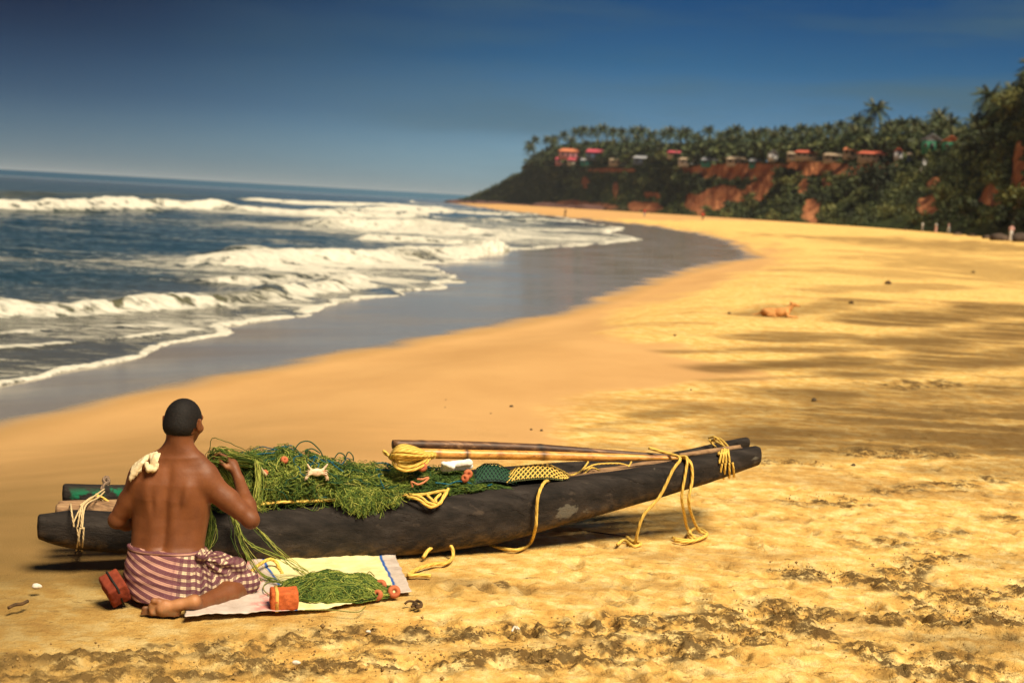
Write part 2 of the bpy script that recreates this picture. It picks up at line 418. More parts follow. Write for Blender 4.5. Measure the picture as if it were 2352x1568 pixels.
def ground_base(x, y):
    x = np.asarray(x, float); y = np.asarray(y, float)
    dw, _, _ = poly_dist(x, y, WETL); inw = in_poly(x, y, WETP)
    ds, _, _ = poly_dist(x, y, SWL); ins = in_poly(x, y, SWP)
    land = -0.4 + 0.4 * (1 - np.exp(-dw / 1.6)) * smooth(-0.5, 3.2, dw) + 0.9 * smooth(10, 34, dw)
    wet = -0.4 - 0.2 * dw / (dw + ds + 1e-6)
    sea = -0.6 - np.minimum(0.05 * ds, 3)
    z = np.where(inw, np.where(ins, sea, wet), land)
    return z, dw, inw, ds, ins
def upsampled(R, T, step=4):
    "the two shore distances on every step-th row and column, interpolated between"
    nr, nt = R.shape; a = np.unique(np.append(np.arange(0, nr, step), nr - 1)); b = np.unique(np.append(np.arange(0, nt, step), nt - 1))
    Rs, Ts = R[np.ix_(a, b)], T[np.ix_(a, b)]; x, y = Rs * np.sin(Ts), Rs * np.cos(Ts)
    def up(v):
        v = np.stack([np.interp(np.arange(nt), b, v[i]) for i in range(len(a))])
        ia = np.searchsorted(a, np.arange(nr), side='right') - 1; ia = np.clip(ia, 0, len(a) - 2); t = ((np.arange(nr) - a[ia]) / (a[ia + 1] - a[ia]))[:, None]
        return (v[ia] * (1 - t) + v[ia + 1] * t).ravel()
    def sd(pl, pg):
        d, _, _ = poly_dist(x, y, pl); return up(np.where(in_poly(x, y, pg), d, -d))
    return sd
def profile(sw, ss):
    "height of the sand from signed distances to wet edge and to swash edge (both + seaward)"
    dw = np.abs(sw); ds = np.abs(ss)
    land = -0.4 + 0.4 * (1 - np.exp(-dw / 1.6)) * smooth(-0.5, 3.2, dw) + 0.9 * smooth(10, 34, dw)
    wet = -0.4 - 0.2 * dw / (dw + ds + 1e-6); sea = -0.6 - np.minimum(0.05 * ds, 3)
    return np.where(sw > 0, np.where(ss > 0, sea, wet), land)
def g0(x, y): return float(ground_base(np.array([x]), np.array([y]))[0][0])
_lr = np.exp(np.linspace(math.log(3), math.log(1200), 360)); _lt = np.linspace(-.6, .6, 200)
_R, _T = np.meshgrid(_lr, _lt, indexing='ij'); _G = ground_base((_R * np.sin(_T)).ravel(), (_R * np.cos(_T)).ravel())[0].reshape(_R.shape)
def gz(x, y):
    "height of the sand (table look-up)"
    x = np.asarray(x, float); y = np.asarray(y, float)
    u = np.clip((np.log(np.hypot(x, y) + 1e-6) - math.log(3)) / (math.log(1200) - math.log(3)) * 359, 0, 358.999); v = np.clip((np.arctan2(x, y) + .6) / 1.2 * 199, 0, 198.999)
    i = u.astype(int); j = v.astype(int); u = u - i; v = v - j
    return (_G[i, j] * (1 - u) + _G[i + 1, j] * u) * (1 - v) + (_G[i, j + 1] * (1 - u) + _G[i + 1, j + 1] * u) * v
def at_g(px, py, lift=0.0):
    "where the sight line meets the sand"
    d = ray(px, py); t = np.exp(np.linspace(math.log(3), math.log(1000), 700)); P = CAM + d * t[:, None]
    f = P[:, 2] - lift - gz(P[:, 0], P[:, 1]); k = np.argmax(f < 0)
    if k == 0: return CAM + d * 1000
    w = f[k-1] / (f[k-1] - f[k]); return P[k-1] * (1 - w) + P[k] * w

# the edge between smooth damp sand and loose dry sand, and marks lying on the beach
DRYL = catmull([at_g(x, y)[:2] for x, y in [(-300, 1322), (0, 1312), (150, 1308), (300, 1300), (700, 1190), (1130, 1060), (1240, 1000), (1285, 915), (1480, 890), (1700, 872), (1680, 840), (1500, 790), (1420, 765), (1410, 735), (1530, 690), (1660, 645), (1790, 600), (1730, 560), (1500, 519), (1330, 500)]], 5)
DRYL = np.vstack([[-7, -30], DRYL]); DRYP = np.vstack([DRYL, [[900, 900], [900, -60]]])
def pxm(px, py):
    p = at_g(px, py); q = at_g(px, py + 4); return p, (math.hypot(p[0], p[1]) - math.hypot(q[0], q[1])) / 4
# patches of dark mineral sand: end points and half thickness in frame units
STREAKS = [((1650, 848), (2010, 828), 9, 1.0), ((1730, 775), (1930, 770), 7, .9), ((1560, 808), (1990, 800), 5, .8), ((1490, 955), (1620, 938), 8, .75), ((1380, 975), (1500, 965), 4, .5),
 ((1630, 875), (2060, 855), 4, .7), ((2050, 740), (2352, 705), 9, 1.0), ((2100, 790), (2400, 745), 10, .95), ((1960, 862), (2400, 808), 12, .95), ((1760, 722), (1990, 690), 5, .7), ((1900, 668), (2180, 655), 4, .55),
 ((2000, 632), (2300, 640), 5, .5), ((1850, 622), (2060, 622), 3, .45), ((2080, 585), (2400, 610), 5, .5), ((1980, 560), (2300, 585), 3, .4), ((1930, 905), (2460, 890), 30, 1.0), ((1980, 960), (2460, 950), 40, 1.0), ((1900, 1015), (2460, 1010), 32, 1.0), ((2150, 1080), (2460, 1070), 20, .6), ((2260, 1290), (2460, 1280), 16, .4), ((2200, 1480), (2460, 1470), 30, .45),
 ((1620, 985), (1900, 975), 10, .6), ((1770, 1040), (2100, 1035), 12, .6), ((1150, 680), (1300, 672), 3, .3), ((60, 1330), (180, 1325), 3, .3), ((20, 1180), (120, 1180), 4, .2), ((180, 1398), (330, 1392), 5, .35), ((-60, 1530), (260, 1500), 7, .75), ((20, 1552), (420, 1535), 6, .7), ((230, 1512), (520, 1490), 4, .6), ((440, 1556), (760, 1540), 6, .6), ((1900, 545), (2400, 575), 5, .75), ((2150, 600), (2400, 640), 7, .6), ((60, 1225), (280, 1230), 18, .25), ((-50, 1450), (200, 1455), 16, .22)]
CHURN = [([(-100, 1560), (150, 1518), (500, 1492), (750, 1464), (1000, 1456), (1400, 1441), (1700, 1432), (1780, 1412), (1900, 1412), (2100, 1428), (2400, 1415)], 18, 1.0),
 ([(150, 1560), (560, 1540), (750, 1530), (1000, 1520), (1250, 1508), (1560, 1490), (1760, 1462)], 21, 1.0), ([(1650, 1440), (1760, 1400), (1800, 1440)], 22, 1.0),
 ([(2020, 1500), (2110, 1530), (2240, 1530)], 26, 1.0), ([(1800, 1318), (1900, 1322), (2030, 1345), (2090, 1300), (2170, 1275)], 13, .95), ([(2120, 1378), (2240, 1372), (2400, 1345)], 12, .9),
 ([(1830, 1152), (1960, 1150)], 8, .7), ([(1960, 1042), (2150, 1040)], 9, .8), ([(1760, 1062), (1840, 1062)], 6, .7), ([(2230, 1420), (2400, 1405)], 12, .8), ([(2060, 885), (2180, 880)], 6, .8), ([(2300, 1190), (2400, 1190)], 8, .7),
 ([(1420, 1410), (1460, 1408)], 7, .8), ([(1080, 1345), (1150, 1342)], 5, .5), ([(1960, 1250), (2180, 1225)], 10, .5), ([(2050, 1130), (2300, 1100)], 8, .5)]
def marks(x, y):
    dark = np.zeros_like(x); churn = np.zeros_like(x)
    near = (np.hypot(x, y) < 260) & (x > -8) & (np.abs(np.arctan2(x, y)) < .45)
    X, Y = x[near], y[near]; D = np.zeros_like(X); K = np.zeros_like(X)
    wob = fbm2(X * .5, Y * .22, 4, 5)
    for (a, b, th, s) in STREAKS:
        pa, _ = pxm(*a); pb, _ = pxm(*b); _, m = pxm((a[0] + b[0]) / 2, (a[1] + b[1]) / 2); w = th * m
        d, _, par = poly_dist(X, Y, np.array([pa[:2], pb[:2]])); e = d / w + wob * 1.2
        D = np.maximum(D, s * (1 - smooth(0.35, 1.5, e)))
    for (pl, th, s) in CHURN:
        P = catmull([at_g(*p)[:2] for p in pl], 4); _, m = pxm(*pl[len(pl) // 2]); w = th * m
        d, _, _ = poly_dist(X, Y, P); e = d / w + fbm2(X * 2.2, Y * 2.2, 3, 9) * 1.1
        K = np.maximum(K, s * (1 - smooth(0.4, 1.6, e)))
    dark[near] = D; churn[near] = K
    return dark, churn

def spread(edges_fine, n_fine, n_coarse):
    a, b = edges_fine
    f = np.linspace(a, b, n_fine); c = np.linspace(b, a + 2 * math.pi, n_coarse)[1:-1]
    return np.concatenate([f, c])
def build_sand():
    th = spread((math.radians(-22.5), math.radians(23.5)), 482, 54)
    r1 = np.exp(np.linspace(math.log(4.6), math.log(13), 560)); r2 = np.exp(np.linspace(math.log(13), math.log(70), 190))[1:]; r3 = np.exp(np.linspace(math.log(70), math.log(3500), 90))[1:]
    rr = np.concatenate([[0.3, 1.2, 2.2, 3.2, 4.1], r1, r2, r3])
    R, T = np.meshgrid(rr, th, indexing='ij'); X = R * np.sin(T); Y = R * np.cos(T); sh = X.shape
    x = X.ravel(); y = Y.ravel(); r = R.ravel()
    up = upsampled(R, T); sw, ss, sdry = up(WETL, WETP), up(SWL, SWP), up(DRYL, DRYP); z = profile(sw, ss)
    edge = fbm2(x * .6, y * .35, 4, 3); wd = 0.12 + r * 0.012
    dryw = smooth(-1, 1, sdry / wd + edge * 3.0)
    wetw = smooth(-0.35, 0.9, (sw + fbm2(x * .5, y * .5, 4, 21) * (0.25 + r * .012)) / (0.40 + r * 0.010))
    wetd = sw; dark, churn = marks(x, y); dryw = np.maximum(dryw, churn * .8)
    amp = np.where(r < 70, 1.0, 0.0)
    # loose sand: soft hollows, trodden clumps, footprints
    n1 = fbm2(x * 1.3, y * 1.3, 3, 31); n2 = fbm2(x * 5.5, y * 6.5, 3, 41); n3 = fbm2(x * 16, y * 18, 3, 51); n4 = fbm2(x * 42, y * 42, 2, 57)
    near = smooth(26, 9, r)
    rightside = smooth(0.2, 2.6, x + (7.5 - y) * .35)
    dz = dryw * amp * (0.012 * n1 + (0.004 + .007 * rightside) * n2 + (.004 + .008 * rightside) * n3 * near + (.0025 + .003 * rightside) * n4 * near)
    ridge = 1 - np.abs(n3) * 2.2
    dz += churn * amp * (0.032 * ridge * (0.4 + n2) + 0.022 * n2 + .012 * n4 - 0.012)
    dz += (1 - dryw) * amp * 0.004 * n1 * (1 - wetw)
    fp = np.zeros_like(x)
    fr = np.random.default_rng(11); cells = []
    for _ in range(520):
        px, py = fr.uniform(500, 2500), 850 + 760 * fr.random() ** 0.8
        if py < 1110 and px < 1750: continue
        if px < 1000 and py < 1450: continue
        if px < 1250 and py < 1330: continue
        p = at_z(px, py, 0); cells.append((p[0], p[1], fr.uniform(0, 6.28), fr.uniform(.6, 1.2)))
    for (cx, cy, a, s) in cells:
        m = (np.abs(x - cx) < .22) & (np.abs(y - cy) < .22)
        if not m.any(): continue
        dx, dy = x[m] - cx, y[m] - cy; u = dx * math.cos(a) + dy * math.sin(a); v = -dx * math.sin(a) + dy * math.cos(a)
        q = np.sqrt((u / (.085 * s)) ** 2 + (v / (.04 * s)) ** 2) + .5 * n3[m]
        dz[m] += s * (-.020 * np.exp(-q ** 2) + .008 * np.exp(-((q - 1.45) / .4) ** 2)); fp[m] = np.maximum(fp[m], np.exp(-q ** 2) * .6)
    damp = .95 * smooth(.4, -2.6, x + .35 * (7 - y) * (y < 7) + .35 * fbm2(x * .7, y * .9, 4, 61)) * smooth(14.5, 6.0, y) + .30 * smooth(.55, .0, np.abs(wetd)) * (1 - wetw); damp = np.clip(damp + .18 * fbm2(x * .9, y * 2.2, 4, 63) * (r < 12) * (x < 0), 0, 1)  # damp sand; its leftward darkening also has corner vignette painted in
    # sand pushed down where hull and mat lie
    z = z + dz
    V = np.stack([x, y, z], 1); nr, nt = sh
    i = np.arange(nr - 1)[:, None] * nt; j = np.arange(nt)[None, :]; j2 = (j + 1) % nt
    F = np.stack([i + j, i + j2, i + nt + j2, i + nt + j], -1).reshape(-1, 4)[:, ::-1]
    # inner fan closed by one more vertex
    V = np.vstack([V, [0, 0, V[0, 2]]]); jj = np.arange(nt); fan = np.stack([np.full(nt, len(V) - 1), (jj + 1) % nt, jj], 1)[:, ::-1]
    def ext(a): return np.append(a, 0.0)
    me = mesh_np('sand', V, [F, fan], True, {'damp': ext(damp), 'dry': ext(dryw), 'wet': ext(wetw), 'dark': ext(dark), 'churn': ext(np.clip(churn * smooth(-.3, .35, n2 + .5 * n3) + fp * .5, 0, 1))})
    m = Mat('beach_sand', 0.9, 0.25)
    big = m.noise(0.35, 5, .6); mid = m.noise(7, 5, .65, m.mapping((1, 1, 1))); fine = m.noise(140, 3, .7); grains = m.noise(420, 2, .8)
    dry_c = m.ramp(mid, [(.3, (.60, .315, .070)), (.48, (.80, .50, .140)), (.62, (.93, .70, .29))])
    damp_c = m.ramp(m.noise(.5, 5, .6, m.mapping((1, .6, 1))), [(.3, (.52, .295, .110)), (.7, (.63, .375, .150))])
    c = m.mix(m.attr('dry'), damp_c, dry_c); c = m.mix(m.math('MULTIPLY', m.range(m.noise(.45, 5, .62, m.mapping((.6, 1.3, 1))), .52, .66, 0, .6, True), m.attr('dry')), c, (.33, .18, .055))
    c = m.mix(m.range(fine, .35, .75, 0, .30), c, (.34, .2, .07))
    c = m.mix(m.range(grains, .60, .75, 0, .35), c, (.10, .06, .025))
    fl = m.math('MULTIPLY', m.range(m.noise(17, 7, .72, m.mapping((.6, 1.3, 1))), .56, .66, 0, .75, True), m.range(m.noise(1.6, 5, .65), .40, .58, .25, 1)); c = m.mix(m.math('MULTIPLY', fl, m.attr('dry')), c, (.10, .052, .015))
    # thin veils of black mineral sand gathered by wind and water
    veil = m.noise(1.0, 6, .62, m.mapping((.55, 1.6, 1)))
    dk = m.math('MULTIPLY', m.attr('dark'), m.range(veil, .30, .56, .45, 1, True), True)
    vs = m.math('MULTIPLY', m.range(m.noise(1.1, 7, .70, m.mapping((.5, 1.7, 1))), .50, .66, 0, .62, True), m.attr('dry'))
    c = m.mix(vs, c, (.33, .20, .07))
    c = m.mix(m.math('MULTIPLY', dk, .90), c, (.125, .070, .022))
    ch = m.math('MULTIPLY', m.range(m.attr('churn'), 0, .5, 0, 1), m.range(m.noise(16, 7, .75, m.mapping((.7, 1.2, 1))), .40, .52, .10, 1, True), True)
    c = m.mix(m.math('MULTIPLY', ch, .9), c, (.085, .048, .017))
    c = m.mix(m.attr('damp'), c, (.20, .125, .040)); c = m.mix(m.attr('wet'), c, (.25, .205, .145))  # damp tint, with the vignette on the left put into the sand colour
    m.color(c)
    m.rough(m.math('ADD', m.range(m.attr('wet'), 0, 1, .92, .10), m.math('MULTIPLY', m.attr('wet'), m.range(big, .4, .7, 0, .10))))
    m.L(m.range(m.attr('wet'), 0, 1, .12, .36), m.b.inputs['Specular IOR Level'])
    h = m.math('ADD', m.math('MULTIPLY', m.noise(55, 4, .7), m.range(m.attr('dry'), 0, 1, .25, 1)), m.math('MULTIPLY', fine, .4))
    h2 = m.math('MULTIPLY', h, m.range(m.attr('wet'), 0, 1, 1, .02))
    m.bump(h2, 0.8, 0.018)
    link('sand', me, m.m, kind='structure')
build_sand()

# ================================================================== THE SEA
# breaking waves: base line in frame units on the sea plane, height, shoreward and seaward half width, foam in front / behind, strength
WAVES = [
 ([(-500, 760), (-200, 735), (0, 722), (100, 720), (300, 712), (480, 700), (620, 686), (720, 668), (860, 652)], .30, .34, 1.1, 1.5, .5, .9),
 ([(500, 622), (600, 606), (700, 600), (860, 602), (1000, 592), (1110, 580), (1165, 572)], .52, .7, 2.4, 7.5, 3.2, 1.0),
 ([(470, 652), (640, 642), (760, 640), (870, 636)], .16, .4, 1.0, 4.5, 2.2, .85),
 ([(560, 596), (660, 585), (760, 580)], .25, .6, 1.4, 2.5, 1.5, .6),
 ([(740, 524), (870, 520), (985, 524), (1070, 545)], .72, 1.2, 3.2, 14, 5, .95),
 ([(820, 548), (960, 556), (1060, 560), (1160, 566)], .3, 1.0, 3.0, 7, 3, .85),
 ([(-900, 478), (-300, 480), (0, 482), (160, 484), (330, 478)], 1.25, 2.0, 6, 5, 2.5, 1.0),
 ([(345, 476), (420, 478), (520, 482)], .95, 2.0, 6, 7, 2, 1.0),
 ([(500, 484), (640, 490), (760, 496), (900, 497), (1010, 500)], .75, 2.2, 7, 9, 5, .95),
 ([(720, 480), (850, 486), (960, 484), (1060, 487)], .9, 3, 9, 14, 5, 1.0),
 ([(560, 464), (760, 470), (900, 474), (1050, 480)], .8, 4, 12, 22, 10, 1.0),
 ([(-300, 452), (0, 450), (200, 452), (330, 450), (620, 458)], .6, 4, 12, 5, 2, .35),
 ([(1090, 552), (1200, 548), (1320, 550), (1466, 549)], .10, 1.0, 3, 3.5, 1.5, .85),
 ([(1130, 532), (1250, 528), (1350, 530), (1442, 524)], .15, 1.2, 4, 6, 3, .85),
 ([(1050, 508), (1150, 506), (1300, 503)], .3, 2, 6, 14, 6, .8),
 ([(1040, 490), (1130, 490), (1240, 491)], .3, 3, 8, 20, 10, .85)]
SWASH = [([(-300, 805), (0, 800), (200, 786), (330, 772), (430, 760), (505, 757)], .16, .9), ([(-100, 770), (0, 768), (130, 756)], .16, .7), ([(250, 752), (420, 742), (520, 735), (600, 730)], .18, .65), ([(600, 742), (740, 712), (860, 690)], .22, .7)]
LACE = [((300, 740), 11, 5, .56), ((100, 775), 7, 3.5, .46), ((120, 840), 5, 2.5, .40), ((620, 700), 9, 4, .62), ((820, 625), 16, 12, .72), ((980, 610), 12, 9, .74), ((650, 630), 12, 9, .60), ((700, 560), 26, 11, .46), ((330, 505), 40, 9, .42), ((880, 505), 60, 30, .70), ((1000, 540), 30, 25, .72), ((1230, 540), 32, 30, .74), ((1180, 515), 45, 60, .55), ((200, 520), 30, 10, .22)]
def build_sea():
    th = np.concatenate([np.linspace(math.radians(-75), math.radians(-24), 60)[:-1], np.linspace(math.radians(-24), math.radians(9), 560), np.linspace(math.radians(9), math.radians(16), 12)[1:]])
    rr = np.concatenate([np.exp(np.linspace(math.log(9), math.log(170), 430)), np.exp(np.linspace(math.log(170), math.log(16000), 110))[1:]])
    R, T = np.meshgrid(rr, th, indexing='ij'); x = (R * np.sin(T)).ravel(); y = (R * np.cos(T)).ravel(); r = R.ravel(); sh = R.shape
    ss = upsampled(R, T)(SWL, SWP)
    wob = fbm2(x * .45, y * .45, 5, 71) * np.minimum(1.4, r * .028); s = ss + wob
    z = np.full_like(x, SEA); foam = np.zeros_like(x); face = np.zeros_like(x)
    depth = smooth(0, 14, s)
    z += depth * (.10 * fbm2(x * .12 + 3, y * .16, 3, 81) + .05 * fbm2(x * .55, y * .7, 3, 82)) + smooth(0, 3, s) * .02 * fbm2(x * 2.2, y * 2.6, 3, 83)
    far = smooth(150, 600, r)
    z += far * .25 * fbm2(x * .02, y * .03, 3, 84)
    for (pl, H, wf, wb, ff, fb, st) in WAVES:
        P = catmull([at_z(a, b, SEA)[:2] for a, b in pl], 6)
        sel = (x > P[:, 0].min() - 60) & (x < P[:, 0].max() + 60) & (y > P[:, 1].min() - 60) & (y < P[:, 1].max() + 60)
        X, Y = x[sel], y[sel]; d, sg, par = poly_dist(X, Y, P); sd = d * sg
        sc = max(wb, 1.0)
        sd = sd + fbm2(X / sc * .45, Y / sc * .45, 4, 91 + len(pl)) * wf * 1.6
        w = smooth(0, .08, par) * smooth(1, .9, par)
        env = w * (.72 + .5 * fbm2(X * .9 / sc, Y * .2 / sc, 3, 95))
        b = np.where(sd < 0, np.exp(-(sd / wf) ** 2), np.exp(-(sd / wb) ** 2)); hh = H * env * b
        tur = np.where(sd < wf, 1, .4)
        fo = np.where(sd < 0, 1 - smooth(.3 * ff, ff, -sd), 1 - smooth(.15 * fb, fb, sd)) * st
        part = smooth(-.25, .15, fbm2(X / sc * .35, Y / sc * .2, 3, 99 + len(pl)) + (st - .72) * 1.4)
        fo = fo * smooth(0, .05, par) * smooth(1, .95, par) * (.45 + .55 * part)
        rag = fbm2(X * 2.2 / sc ** .5, Y * 2.2 / sc ** .5, 4, 107); fo = fo * smooth(-.55, .12, rag + .35 * (fo - .5)) ; z[sel] += hh + fo * b * H * .30 * fbm2(X * 3 / sc, Y * 3 / sc, 3, 103) + fo * .05 * (sc ** .5) * np.abs(rag)
        foam[sel] = np.maximum(foam[sel], fo)
        face[sel] = np.maximum(face[sel], env * np.where(sd < 0, np.exp(-((sd + wf * .5) / (wf * 1.1)) ** 2), np.exp(-(sd / (wb * .35)) ** 2)) * smooth(.0, .3, H))
    for (c, wx, wy, st) in LACE:
        p = at_z(c[0], c[1], SEA); q = ((x - p[0]) / wx) ** 2 + ((y - p[1]) / wy) ** 2
        foam = np.maximum(foam, st * np.exp(-q))
    for (pl, w, st) in SWASH:
        P = catmull([at_z(a, b, SEA)[:2] for a, b in pl], 6); d, _, par = poly_dist(x, y, P); d = np.abs(d + wob * .6)
        f = st * (1 - smooth(w * .4, w * 1.3, d)) * smooth(0, .06, par) * smooth(1, .92, par); foam = np.maximum(foam, f); z += .025 * f * (s > .2)
    ew = np.minimum(.05 + r * .0065, 3) * (.75 + .9 * fbm2(x * .7, y * .7, 3, 73))
    rim = (1 - smooth(ew * .7, ew * 1.7, s)) * smooth(-.08, .02, s); foam = np.maximum(foam, rim * .95)
    foam = np.maximum(foam, .62 * (1 - smooth(0, 3.0 + r * .07, s)) * (.7 + .6 * fbm2(x * .4, y * .5, 3, 75)))
    z = np.where(s > 0, z + .014 * np.minimum(s / .12, 1) + .02 * rim, SEA + s * .5)
    keep = (s > -1.2 - r * .01).reshape(sh)
    V = np.stack([x, y, z], 1); nr, nt = sh
    fk = keep[:-1, :-1] | keep[1:, :-1] | keep[:-1, 1:] | keep[1:, 1:]
    I, J = np.nonzero(fk); F = np.stack([I * nt + J, (I + 1) * nt + J, (I + 1) * nt + J + 1, I * nt + J + 1], 1)[:, ::-1]
    used = np.unique(F); rem = np.full(len(V), -1); rem[used] = np.arange(len(used)); F = rem[F]; V = V[used]
    me = mesh_np('sea', V, F, True, {'foam': foam[used], 'face': face[used], 'shallow': (1 - smooth(.5, 9, s))[used]})
    if me.polygons[0].normal.z < 0: me.flip_normals()
    m = Mat('sea_water', .1, .5); m.b.inputs['IOR'].default_value = 1.33
    c = m.mix(m.attr('shallow'), (.012, .038, .050), (.085, .085, .065)); c = m.mix(m.math('MULTIPLY', m.attr('face'), .75, True), c, (.11, .10, .022))
    vec = m.mapping((.45, 1, 1)); n1 = m.noise(3.6, 8, .74, vec, .8); n2 = m.noise(.55, 5, .6, vec)
    nn = m.math('ADD', m.math('MULTIPLY', n1, .65), m.math('MULTIPLY', n2, .35))
    thr = m.math('SUBTRACT', 1.0, m.attr('foam')); thr = m.math('ADD', m.math('MULTIPLY', thr, .40), .345)
    d = m.math('SUBTRACT', nn, thr); mask = m.range(d, -.05, .09, 0, 1, True)
    mask = m.math('MULTIPLY', mask, m.range(m.attr('foam'), .02, .2, 0, 1))
    m.color(m.mix(mask, c, m.ramp(m.noise(5, 6, .7, vec), [(.3, (.42, .42, .36)), (.5, (.66, .63, .52)), (.68, (.80, .77, .66))]))); m.rough(m.range(mask, 0, 1, .10, .85)); m.L(m.range(mask, 0, 1, .5, .1), m.b.inputs['Specular IOR Level'])
    w1 = m.noise(1.6, 6, .62, m.mapping((.5, 1, 1))); w2 = m.noise(9, 4, .6, m.mapping((.6, 1, 1)))
    hh = m.math('ADD', m.math('MULTIPLY', w1, 1.0), m.math('MULTIPLY', w2, .25)); hh = m.math('MULTIPLY', hh, m.range(m.attr('shallow'), 0, 1, 1, .05))
    hh = m.math('ADD', hh, m.math('MULTIPLY', mask, m.math('MULTIPLY', m.noise(7, 6, .72), .9)))
    m.bump(hh, .55, .30)
    link('sea', me, m.m, kind='structure')
build_sea()
# ================================================================== THE CLIFF
# stations along the bay: frame column, distance of foot, height of foot, distance of rim, frame row of rim
ST = np.array([
 (1040, 1260, -1.2, 1262, 465.5), (1075, 1190, -1.0, 1205, 455), (1120, 1120, -1.0, 1150, 437), (1180, 1020, -.9, 1065, 405), (1235, 930, -.6, 985, 382), (1300, 840, .6, 900, 379),
 (1400, 720, .9, 785, 379), (1600, 555, .9, 620, 378), (1800, 425, .9, 500, 370), (2000, 318, .9, 425, 368), (2120, 258, .9, 380, 362), (2250, 200, .9, 330, 330), (2352, 158, .9, 270, 262), (2480, 125, .9, 215, 190), (2750, 90, .9, 160, 60)], float)
def station(px):
    db, zb, dt, yt = (np.interp(px, ST[:, 0], ST[:, i]) for i in (1, 2, 3, 4))
    h = ray(px, 500.); a = math.atan2(h[0], h[1]); t = at_r(px, yt, dt)
    return np.array([db * math.sin(a), db * math.cos(a), zb]), t, a
_pc = np.linspace(1040, 2750, 420); _S = [station(p) for p in _pc]
SB = np.array([s[0] for s in _S]); STP = np.array([s[1] for s in _S]); SA = np.array([s[2] for s in _S])
SARC = np.concatenate([[0], np.cumsum(np.linalg.norm(np.diff(SB[:, :2], axis=0), axis=1))])
# bare laterite scars: column, height fraction, half width (columns), half height (fraction)
BARE = [(1600, .22, 30, .22), (1665, .40, 62, .16), (1640, .30, 40, .2), (1760, .70, 26, .28), (1700, .78, 80, .14), (1480, .12, 40, .12), (1330, .08, 90, .10), (1865, .18, 22, .20), (1850, .55, 14, .14), (1960, .78, 60, .10),
        (1415, .45, 8, .22), (2132, .28, 32, .13), (2345, .42, 22, .3), (2280, .28, 30, .12), (1900, .62, 14, .1), (2030, .80, 30, .10), (1345, .6, 10, .15), (2150, .55, 20, .1), (1500, .35, 20, .08), (1680, .88, 120, .13), (1860, .86, 95, .14), (2010, .86, 60, .10), (1745, .5, 30, .2), (1400, .88, 60, .05)]
def cliff_pt(c, t):
    "c: column of the frame, t: 0 foot .. 1 rim, >1 plateau (1.1 = 10 m behind the rim)"
    c = np.asarray(c, float); t = np.asarray(t, float)
    B = np.stack([np.interp(c, _pc, SB[:, i]) for i in range(3)], -1); T = np.stack([np.interp(c, _pc, STP[:, i]) for i in range(3)], -1)
    arc = np.interp(c, _pc, SARC)
    gentle = smooth(1850, 2300, c)
    tt = np.clip(t, 0, 1)
    hx = np.interp(tt, [0, .12, .3, .55, .8, 1], [0, .30, .55, .78, .92, 1]) * (1 - gentle) + gentle * np.interp(tt, [0, .15, .3, .55, .8, 1], [0, .2, .38, .62, .85, 1])
    P = B + (T - B) * hx[..., None]; P[..., 2] = B[..., 2] + (T[..., 2] - B[..., 2]) * tt
    rad = P[..., :2] / (np.linalg.norm(P[..., :2], axis=-1)[..., None] + 1e-9)
    amp = 6.5 * np.sin(math.pi * np.clip(tt, 0, 1)) ** .6
    n = fbm2(arc * .045, tt * 1.3, 4, 201) * 1.2 + .35 * fbm2(arc * .25, tt * 4, 3, 205)
    P[..., :2] += rad * (n * amp)[..., None]
    P[..., 2] += np.where(t <= 1, 1.2 * fbm2(arc * .08, tt * 3, 3, 209) * np.sin(math.pi * tt), 0)
    back = np.maximum(t - 1, 0) * 100
    P[..., :2] += rad * back[..., None]; P[..., 2] += back * (.03 - .16 * smooth(1260, 1215, c)) + (back > 0) * .5 * fbm2(arc * .1, back * .1, 2, 211)
    return P
def bare_at(c, t):
    b = np.zeros_like(c)
    for (c0, t0, w, h) in BARE: b = np.maximum(b, np.exp(-((c - c0) / w) ** 2 - ((t - t0) / h) ** 2))
    b = b + .35 * fbm2(c * .03, t * 5, 4, 221); return smooth(.33, .55, b) * smooth(1.04, .97, t)
def build_cliff():
    cols = np.linspace(1040, 2750, 560); ts = np.concatenate([np.linspace(-.04, 1, 64), [1.03, 1.1, 1.25, 1.6, 2.2, 3.5]])
    Cc, Tt = np.meshgrid(cols, ts, indexing='ij'); P = cliff_pt(Cc.ravel(), Tt.ravel()); P[Tt.ravel() < 0, 2] -= 1.5
    nt = len(ts); I, J = np.meshgrid(np.arange(len(cols) - 1), np.arange(nt - 1), indexing='ij'); I = I.ravel(); J = J.ravel()
    F = np.stack([I * nt + J, (I + 1) * nt + J, (I + 1) * nt + J + 1, I * nt + J + 1], 1)
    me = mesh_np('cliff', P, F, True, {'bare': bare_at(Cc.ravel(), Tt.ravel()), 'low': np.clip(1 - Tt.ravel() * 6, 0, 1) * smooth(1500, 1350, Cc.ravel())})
    m = Mat('laterite', .95, .1)
    red = m.ramp(m.noise(.09, 6, .7), [(.3, (.17, .050, .024)), (.5, (.38, .140, .058)), (.7, (.60, .27, .12))])
    grn = m.ramp(m.noise(.25, 6, .7), [(.3, (.016, .022, .008)), (.55, (.035, .048, .012)), (.75, (.07, .07, .02))])
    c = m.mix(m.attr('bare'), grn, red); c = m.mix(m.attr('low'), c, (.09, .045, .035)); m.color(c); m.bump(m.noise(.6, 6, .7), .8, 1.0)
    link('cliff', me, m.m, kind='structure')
build_cliff()

